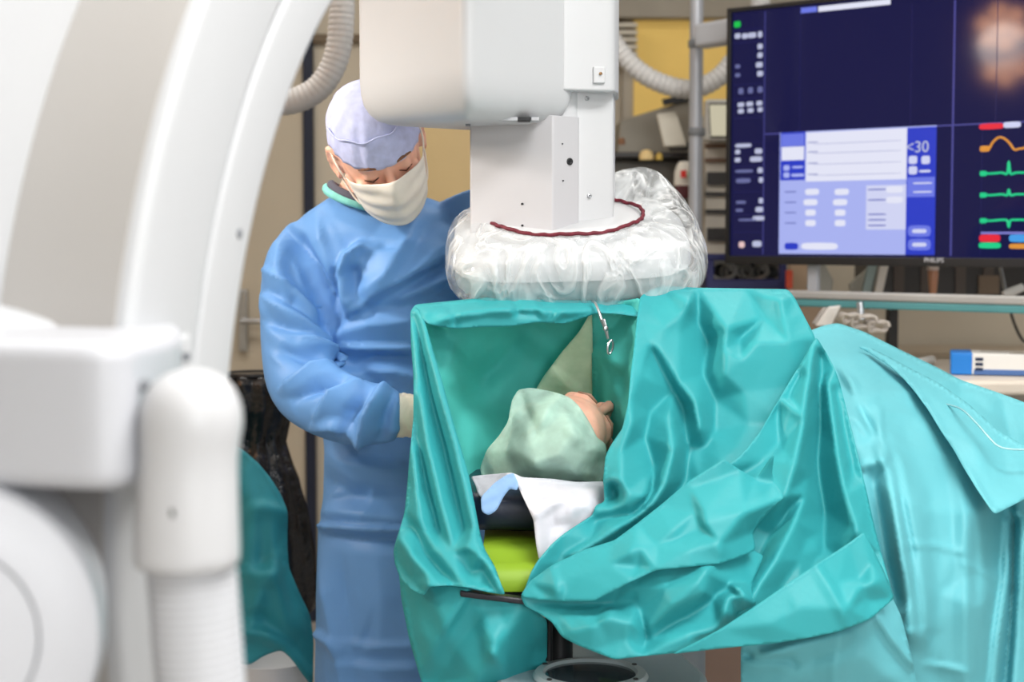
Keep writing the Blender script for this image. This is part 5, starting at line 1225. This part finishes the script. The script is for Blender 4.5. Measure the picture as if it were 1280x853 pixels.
rightf = sheet([(1020, 421, 2.635), (1032, 440, 2.63), (1042, 458, 2.625), (1050, 480, 2.605), (1059, 515, 2.575), (1069, 555, 2.54), (1081, 605, 2.49), (1091, 650, 2.45), (1101, 690, 2.41), (1110, 722, 2.38), (1116, 745, 2.37), (1087, 770, 2.35), (1048, 785, 2.34), (965, 800, 2.34), (900, 805, 2.34), (880, 790, 2.36), (905, 745, 2.41), (915, 700, 2.44), (915, 650, 2.46), (905, 605, 2.47), (910, 583, 2.455), (930, 565, 2.475), (950, 540, 2.505), (975, 497, 2.55), (1000, 456, 2.595)],
  [[(1018, 430, 2.60), (1012, 470, 2.55), (1005, 520, 2.505), (994, 580, 2.445), (982, 620, 2.415)], [(1000, 470, 2.60), (985, 500, 2.565)], [(985, 503, 2.53), (972, 513, 2.56), (958, 521, 2.53)], [(984, 517, 2.53), (999, 530, 2.515)], (974, 556, 2.52), (955, 575, 2.49),
   [(1024, 440, 2.65), (1025, 480, 2.635), (1025, 530, 2.61), (1022, 575, 2.575)], [(1024, 600, 2.555), (1031, 640, 2.52), (1030, 685, 2.465), (1020, 700, 2.43)], [(1034, 480, 2.575), (1038, 510, 2.545), (1046, 565, 2.49), (1057, 620, 2.435), (1071, 664, 2.39)], [(1046, 490, 2.605), (1056, 540, 2.565), (1066, 590, 2.52)],
   [(985, 640, 2.47), (965, 668, 2.465), (950, 700, 2.44), (934, 732, 2.405)], [(1011, 596, 2.51), (1006, 618, 2.465), (993, 652, 2.415), (968, 700, 2.355), (943, 738, 2.32), (925, 765, 2.31)], [(1000, 700, 2.405), (975, 735, 2.375)], [(1000, 694, 2.41), (1008, 674, 2.445), (1022, 668, 2.47)], (1024, 690, 2.44), (1050, 700, 2.42), (1000, 745, 2.365)],
  [], step=3.2, smooth=1, crumple=(14, .003, 16, 70), seed=33, amp=1, wid=1)
flap = sheet([(905, 574, 2.40), (925, 588, 2.405), (945, 599, 2.415), (958, 580, 2.405), (968, 567, 2.395), (965, 590, 2.41), (967, 603, 2.415), (981, 621, 2.385), (966, 636, 2.385), (952, 650, 2.385), (941, 668, 2.39), (945, 688, 2.385), (922, 698, 2.345), (900, 705, 2.318), (862, 709, 2.305), (820, 713, 2.305), (790, 727, 2.305), (765, 740, 2.308), (742, 752, 2.312), (700, 752, 2.33), (670, 750, 2.345), (650, 746, 2.355), (662, 727, 2.36), (690, 707, 2.36), (729, 688, 2.365), (768, 676, 2.365), (795, 656, 2.375), (823, 634, 2.385), (862, 601, 2.39)],
  [(880, 640, 2.345), (930, 632, 2.36), [(980, 622, 2.385), (930, 642, 2.345), (880, 655, 2.33)], [(862, 610, 2.385), (870, 640, 2.365), (878, 660, 2.35)], (800, 685, 2.325), (840, 665, 2.34), (720, 720, 2.335), (760, 705, 2.33), [(788, 690, 2.32), (796, 708, 2.33)], [(876, 662, 2.35), (850, 672, 2.345), (820, 682, 2.335)], (955, 612, 2.40), (900, 680, 2.32), (860, 690, 2.312), (690, 735, 2.335), (680, 740, 2.35)],
  [([(690, 712, .3), (698, 740, .8), (692, 750, .3)], .010, 10, 12), ([(880, 668, .5), (900, 690, .8)], .004, 10, 10)], step=3.2, smooth=1, crumple=(16, .003, 16, 60), seed=34, amp=1, wid=1)
front = sheet([(650, 744, 2.358), (675, 738, 2.355), (700, 738, 2.352), (742, 738, 2.345), (780, 722, 2.345), (820, 702, 2.345), (862, 698, 2.345), (930, 682, 2.40), (955, 695, 2.41), (940, 730, 2.375), (946, 754, 2.335), (925, 774, 2.33), (900, 790, 2.315), (885, 802, 2.305), (860, 815, 2.29), (800, 821, 2.285), (768, 825, 2.285), (740, 814, 2.30), (720, 806, 2.31), (702, 796, 2.325), (690, 778, 2.34), (672, 766, 2.35), (656, 758, 2.355)],
  [[(672, 753, 2.362), (720, 756, 2.355), (765, 756, 2.355), (792, 752, 2.345)], [(793, 735, 2.335), (799, 762, 2.335), (806, 791, 2.335)], [(806, 791, 2.335), (805, 811, 2.31)], [(811, 786, 2.305), (840, 757, 2.285), (872, 730, 2.285), (884, 712, 2.30)], (830, 735, 2.31), [(880, 741, 2.29), (888, 718, 2.305)], (912, 729, 2.335), [(815, 798, 2.315), (852, 774, 2.325), (892, 748, 2.335), (915, 740, 2.33)], [(919, 735, 2.275), (932, 746, 2.285), (943, 754, 2.31)], [(912, 744, 2.29), (905, 766, 2.275), (897, 786, 2.29)], [(760, 771, 2.29), (790, 778, 2.29), (802, 788, 2.305)], [(716, 790, 2.31), (740, 783, 2.295), (760, 771, 2.29)], (722, 770, 2.33), (757, 762, 2.34), (780, 800, 2.295), (860, 795, 2.285), (830, 806, 2.285), (700, 770, 2.34)],
  [], step=3.2, smooth=1, crumple=(14, .003, 14, 50), seed=35, amp=1, wid=1)
hem = sheet([(1080, 665, 2.355), (1060, 680, 2.34), (1020, 706, 2.305), (980, 733, 2.282), (940, 761, 2.268), (900, 787, 2.262), (870, 803, 2.266), (840, 818, 2.272), (900, 811, 2.262), (965, 805, 2.266), (1010, 798, 2.268), (1048, 790, 2.272), (1087, 775, 2.295), (1100, 764, 2.31), (1118, 748, 2.335), (1108, 722, 2.345), (1098, 700, 2.35)],
  [(1040, 730, 2.29), (1000, 760, 2.265), [(1090, 704, 2.335), (1074, 726, 2.322), (1046, 730, 2.30)], [(1076, 733, 2.298), (1092, 728, 2.30), (1106, 724, 2.32)], (1085, 752, 2.31), (1060, 760, 2.272), (960, 780, 2.258)],
  [([(1020, 706, .6), (1040, 740, 1), (1062, 782, .7)], .007, 8, 14)], step=3.2, smooth=1, crumple=(10, .0025, 14, 50), seed=36, amp=1, wid=1)
obj('sheet', join(upper, rightf, flap, front, hem), M_teal, big, smooth=180, solid=.0012)
low = sheet([(926, 806, 2.38), (980, 796, 2.37), (1048, 782, 2.37), (1088, 768, 2.375), (1112, 740, 2.39), (1126, 770, 2.40), (1140, 822, 2.41), (1150, 880, 2.42), (1040, 884, 2.40), (926, 884, 2.42)], [(1000, 840, 2.355), (1080, 820, 2.36)],
   [([(944, 822, .8), (990, 808, 1), (1048, 792, .8)], .014, 7, 14), ([(928, 814, .8), (944, 824, 1), (990, 824, .8), (995, 834, .4)], -.014, 5, 8), ([(1050, 790, .6), (1046, 830, 1), (1042, 870, .8)], .012, 14, 18), ([(1094, 768, .8), (1116, 800, 1), (1140, 830, .8)], .014, 9, 8), ([(1052, 792, .5), (1086, 776, .8)], .008, 5, 12), ([(1000, 830, .3), (1010, 860, .8), (1008, 880, .3)], -.006, 20, 20)], step=4.5, smooth=1, crumple=(14, .003, 18, 60), seed=32)
obj('lower_fold', low, M_teal_lt, big, smooth=180, solid=.0012)

# ------------------------------------------------------------------ drape over the patient's body
bd = thing('body_drape', 'smooth light teal drape covering the patient\'s body beside the monitor', 'surgical drape', tuple(P(1180, 870, 2.5)))
do = [(985, 425, 3.02), (1012, 414, 3.10), (1030, 407, 3.14), (1047, 404, 3.16), (1080, 415, 3.14), (1130, 440, 3.10), (1170, 459, 3.05), (1200, 475, 3.0), (1250, 492, 2.95), (1285, 505, 2.92), (1330, 530, 2.88), (1340, 640, 2.68), (1345, 890, 2.60), (1240, 890, 2.50), (1130, 890, 2.46), (1080, 800, 2.46), (1060, 700, 2.50), (1040, 600, 2.56), (1020, 520, 2.68), (1000, 460, 2.85)]
di = [(1060, 450, 2.92), (1060, 520, 2.62), (1085, 600, 2.50), (1110, 690, 2.44), (1140, 780, 2.42), (1100, 490, 2.78), (1130, 560, 2.62), (1160, 640, 2.50), (1170, 740, 2.44), (1150, 490, 2.84), (1200, 560, 2.68), (1220, 640, 2.53), (1225, 760, 2.47), (1280, 560, 2.78), (1280, 640, 2.62), (1285, 740, 2.60), (1262, 700, 2.56)]
dr = [([(1040, 456, .5), (1062, 490, 1), (1085, 530, 1), (1102, 570, .5)], -.022, 8, 10), ([(1047, 460, .7), (1064, 480, 1), (1072, 520, .8), (1086, 550, .4)], .018, 7, 9), ([(1072, 525, .4), (1092, 548, 1), (1104, 578, .5)], .020, 6, 8), 
   ([(1098, 512, .6), (1100, 545, 1), (1108, 570, .4)], .016, 7, 9), ([(1090, 580, .8), (1100, 574, 1), (1112, 588, .8), (1120, 640, 1), (1132, 720, .8), (1140, 790, .4)], .028, 16, 12), ([(1088, 590, .6), (1098, 640, 1), (1110, 710, 1), (1122, 750, .7)], -.024, 12, 10), ([(1118, 575, .5), (1128, 630, 1), (1140, 690, 1), (1150, 780, .5)], -.016, 8, 10),
   ([(1104, 520, .4), (1120, 560, .8), (1144, 620, 1), (1156, 690, .8), (1160, 780, .5)], .014, 12, 26), ([(1160, 660, .3), (1172, 740, 1), (1168, 850, .6)], -.010, 14, 20), ([(1196, 580, .3), (1206, 640, 1), (1208, 720, 1), (1206, 850, .6)], .016, 22, 10), ([(1214, 640, .5), (1222, 720, 1), (1222, 850, .5)], -.008, 8, 18),
   ([(1130, 680, .5), (1170, 682, .8), (1204, 690, .5)], .006, 4, 7), ([(1206, 704, .4), (1230, 716, 1), (1256, 728, .4)], .006, 4, 8), ([(1158, 830, .5), (1184, 834, 1), (1210, 840, .5)], .006, 4, 7), ([(1116, 770, .6), (1130, 790, .8), (1142, 790, .4)], .008, 6, 8),
   ([(1260, 650, .6), (1258, 720, 1), (1246, 800, 1), (1240, 870, .8)], .030, 26, 8), ([(1268, 650, .8), (1266, 740, 1), (1256, 870, .8)], -.05, 8, 26), ([(1284, 660, .6), (1286, 740, .8), (1282, 870, .6)], .02, 8, 12),
   ([(1102, 514, .5), (1140, 520, .6), (1176, 545, .4)], .005, 5, 8), ([(1068, 432, .3), (1100, 440, .8), (1140, 460, .4)], -.008, 10, 10), ([(1150, 478, .7), (1190, 472, .8), (1230, 470, .3)], .008, 6, 10), ([(1250, 500, .3), (1262, 540, 1), (1268, 590, .6)], -.012, 8, 12), ([(1196, 500, .4), (1220, 500, .8), (1240, 520, .4)], -.01, 8, 8)]
obj('sheet', sheet(do, di, dr, step=4, smooth=1, crumple=(26, .003, 20, 80), seed=41), M_teal_lt, bd, smooth=180, solid=.0012)
fo = [(1071, 433, 2.985), (1090, 443, 2.95), (1112, 457, 2.90), (1130, 474, 2.84), (1143, 489, 2.79), (1160, 512, 2.73), (1177, 540, 2.655), (1192, 562, 2.60), (1204, 584, 2.555), (1222, 613, 2.50), (1243, 644, 2.455), (1262, 634, 2.47), (1285, 622, 2.50), (1330, 606, 2.57), (1330, 540, 2.72), (1285, 560, 2.66), (1250, 540, 2.70), (1210, 505, 2.80), (1175, 480, 2.86), (1146, 465, 2.91), (1110, 446, 2.97), (1085, 434, 3.02)]
obj('folded_edge', sheet(fo, [(1220, 560, 2.60), (1260, 600, 2.54)], [([(1112, 458, .5), (1143, 489, 1), (1177, 540, 1), (1204, 584, 1), (1243, 643, .6)], .008, 6, 12), ([(1150, 478, .5), (1190, 520, 1), (1226, 570, .6)], .006, 10, 14), ([(1230, 560, .4), (1255, 590, .8), (1280, 610, .4)], -.006, 12, 12)], step=4, smooth=1, crumple=(8, .002, 14, 50), seed=42), M_teal_lt, bd, smooth=180, solid=.0014)
tag(obj('infusion_line', MB().tube(catmull([P(1172, 504, 2.80), P(1192, 508, 2.74), P(1206, 515, 2.68), P(1222, 531, 2.62), P(1236, 547, 2.575), P(1248, 558, 2.55), P(1266, 562, 2.54), P(1310, 562, 2.56)], 6), .0017, 8), mat('clear_line', (160, 208, 212), .25, .6, .02), smooth=180), 'thin clear infusion line lying across the light teal drape', 'infusion line')

# towel clamp on the tent
tc_ = thing('towel_clamp', 'small steel towel clamp hanging from the head drape', 'clamp', tuple(P(752, 440, 2.64)))
obj('jaw', MB().tube(catmull([P(740, 377, 2.69), P(744, 379, 2.675), P(748, 388, 2.665), P(752, 400, 2.66)], 6), [.0016 + .0012 * k / 18 for k in range(19)], 8), M_steel, tc_)
obj('shank', MB().tube([P(752, 400, 2.66), P(757, 412, 2.655), P(760, 424, 2.65)], [.0034, .0030, .0024], 8), M_steel, tc_)
obj('shank', MB().tube([P(755, 399, 2.662), P(758.5, 412, 2.657), P(760, 424, 2.652)], [.0018, .0022, .0020], 8), M_steel, tc_)
obj('ratchet', MB().lathe(P(757, 411, 2.652), (.3, -1, 0), [(.004, -.004), (.004, .003), (.002, .004)], 10), M_steel, tc_)
rc = P(763, 434, 2.648)
obj('ring_handle', MB().tube([rc + np.array([.0042 * math.cos(a) + .0042 * math.sin(a) * .5, .002 * math.cos(a), .011 * math.sin(a) - .001 * math.cos(a)]) for a in np.linspace(0, 2 * math.pi, 21)], .0019, 8, caps=False), M_steel, tc_)

# ------------------------------------------------------------------ waste bag and drape at the left
wb = thing('waste_bag', 'shiny black waste bag hanging from a round stand behind the gantry', 'waste bag', tuple(P(330, 770, 3.75) * [1, 1, 0]))
rings = []
rw = np.random.default_rng(5); ph = rw.random(10) * 6.28
for j, (y, cx, a, d) in enumerate(((467, 318, .058, .055), (470, 318, .074, .07), (480, 320, .082, .075), (500, 324, .078, .075), (530, 322, .068, .065), (545, 322, .060, .055), (552, 322, .058, .055), (570, 324, .068, .065), (600, 328, .084, .08), (640, 334, .092, .088), (690, 338, .10, .095), (740, 342, .10, .095), (760, 346, .09, .085), (772, 350, .05, .05))):
    c = P(cx, y, 3.75)
    rings.append([c + np.array([(a + .006 * math.sin(9 * t + ph[0] + j * .5) + .004 * math.sin(15 * t + ph[1] - j * .7)) * math.cos(t), (d + .006 * math.sin(9 * t + ph[0] + j * .5)) * math.sin(t), 0]) for t in np.linspace(0, 2 * math.pi, 64, endpoint=False)])
obj('bag', MB().ring_loft(rings), mat('black_film', (22, 20, 22), .26, .6, .1, 6, bump=.6, bscale=22, bdist=.02), wb, smooth=180)
rc = P(318, 468, 3.75)
obj('hoop', MB().tube([rc + np.array([.068 * math.cos(a), .064 * math.sin(a), 0]) for a in np.linspace(0, 2 * math.pi, 33)], .005, 8), M_dark, wb)
obj('stand', join(MB().tube([(rc[0], 3.83, rc[2]), (rc[0], 3.83, .03)], .01, 10), MB().box((rc[0], 3.75, .02), (.3, .3, .03))), M_steel, wb)
ld = thing('discarded_drape', 'petrol teal drape hanging bunched up in front of the black waste bag', 'surgical drape', tuple(P(335, 860, 3.45)))
l1 = sheet([(215, 585, 3.66), (235, 565, 3.56), (260, 556, 3.5), (290, 555, 3.48), (303, 562, 3.46), (322, 578, 3.45), (340, 600, 3.44), (352, 620, 3.44), (360, 640, 3.44), (359, 680, 3.45), (361, 710, 3.45), (376, 745, 3.45), (388, 770, 3.46), (392, 800, 3.47), (391, 860, 3.48), (380, 846, 3.47), (366, 826, 3.46), (352, 812, 3.45), (330, 820, 3.44), (312, 832, 3.44), (296, 830, 3.45), (255, 842, 3.52), (210, 850, 3.64), (204, 700, 3.68)], [(320, 640, 3.40), (335, 720, 3.39), (310, 720, 3.40), (350, 780, 3.41)],
   [([(303, 640, .5), (330, 632, 1), (358, 640, .6)], .012, 8, 12), ([(296, 715, .5), (320, 716, 1), (356, 712, .4)], .014, 7, 14), ([(330, 720, .4), (322, 750, 1), (310, 790, .6)], .016, 10, 12), ([(340, 660, .4), (346, 720, 1), (370, 780, .8), (386, 830, .4)], .018, 10, 12), ([(320, 600, .3), (326, 660, .8), (330, 710, .3)], -.01, 12, 12), ([(296, 790, .6), (330, 792, 1), (356, 806, 1), (388, 846, .7)], .020, 8, 10), ([(352, 700, .4), (362, 750, 1), (374, 800, .4)], -.016, 8, 8), ([(300, 770, .4), (330, 768, .8), (345, 785, .3)], -.012, 8, 10)], step=4.5, smooth=2, crumple=(22, .005, 14, 50), seed=51)
obj('sheet', l1, M_teal_dk, ld, smooth=180, solid=.0012)
wt = thing('linen_hamper', 'pale grey rounded hamper standing under the petrol teal drape', 'hamper', tuple(P(335, 850, 3.5) * [1, 1, 0]))
hx_ = P(338, 0, 3.62)[0]; hz_ = P(0, 812, 3.58)[2]
obj('bin', MB().lathe((hx_, 3.53, 0), (0, 0, 1), [(.085, 0), (.09, .02), (.088, hz_ - .06), (.086, hz_ - .03), (.09, hz_ - .008), (.03, hz_)], 32), mat('hamper_grey', (196, 196, 198), .5, .35, .02), wt, smooth=60)
obj('rim', MB().lathe((hx_, 3.53, hz_ - .07), (0, 0, 1), [(.089, 0), (.091, .006), (.089, .012)], 32), M_groove, wt)

# ------------------------------------------------------------------ surgical lamp left of the gantry (out of the picture, mirrored in the monitor)
for LP, tg, lb in ((LAMP1, (-.2, 3.0, 1.5), 'upper round surgical lamp head on the ceiling arm'), (LAMP2, (.1, 2.7, 1.0), 'lower round surgical lamp head on the ceiling arm')):
    d = unit(np.array(tg) - np.array(LP))
    t = thing('surgical_lamp', lb, 'surgical lamp', tuple(LP), 'surgical lamp heads')
    obj('lamp_dish', MB().lathe(np.array(LP) - d * .10, d, [(.04, -.02), (.11, .0), (.14, .03), (.145, .055), (.135, .06), (.13, .045), (.07, .035)], 40), M_white2, t, smooth=50)
    for a in range(7):
        q = Vector((0, 0, 1)).rotation_difference(Vector(d))
        o_ = np.array(q @ Vector((.08 * math.cos(a * math.pi / 3), .08 * math.sin(a * math.pi / 3), 0))) if a < 6 else np.zeros(3)
        obj('lens', MB().lathe(np.array(LP) - d * .065 + o_, d, [(.035, 0), (.03, .008), (.01, .012)], 16), mat('lamp_lens', (255, 235, 200), .2, .5, 0, emit=(255, 180, 120), estr=34), t)
    obj('arm', MB().tube([np.array(LP) - d * .1, np.array(LP) + np.array([-.25 - (.3 if LP is LAMP2 else 0), 0, .15]), np.array([LP[0] - .25 - (.3 if LP is LAMP2 else 0), LP[1], 2.96])], .02, 12), M_white2, t)
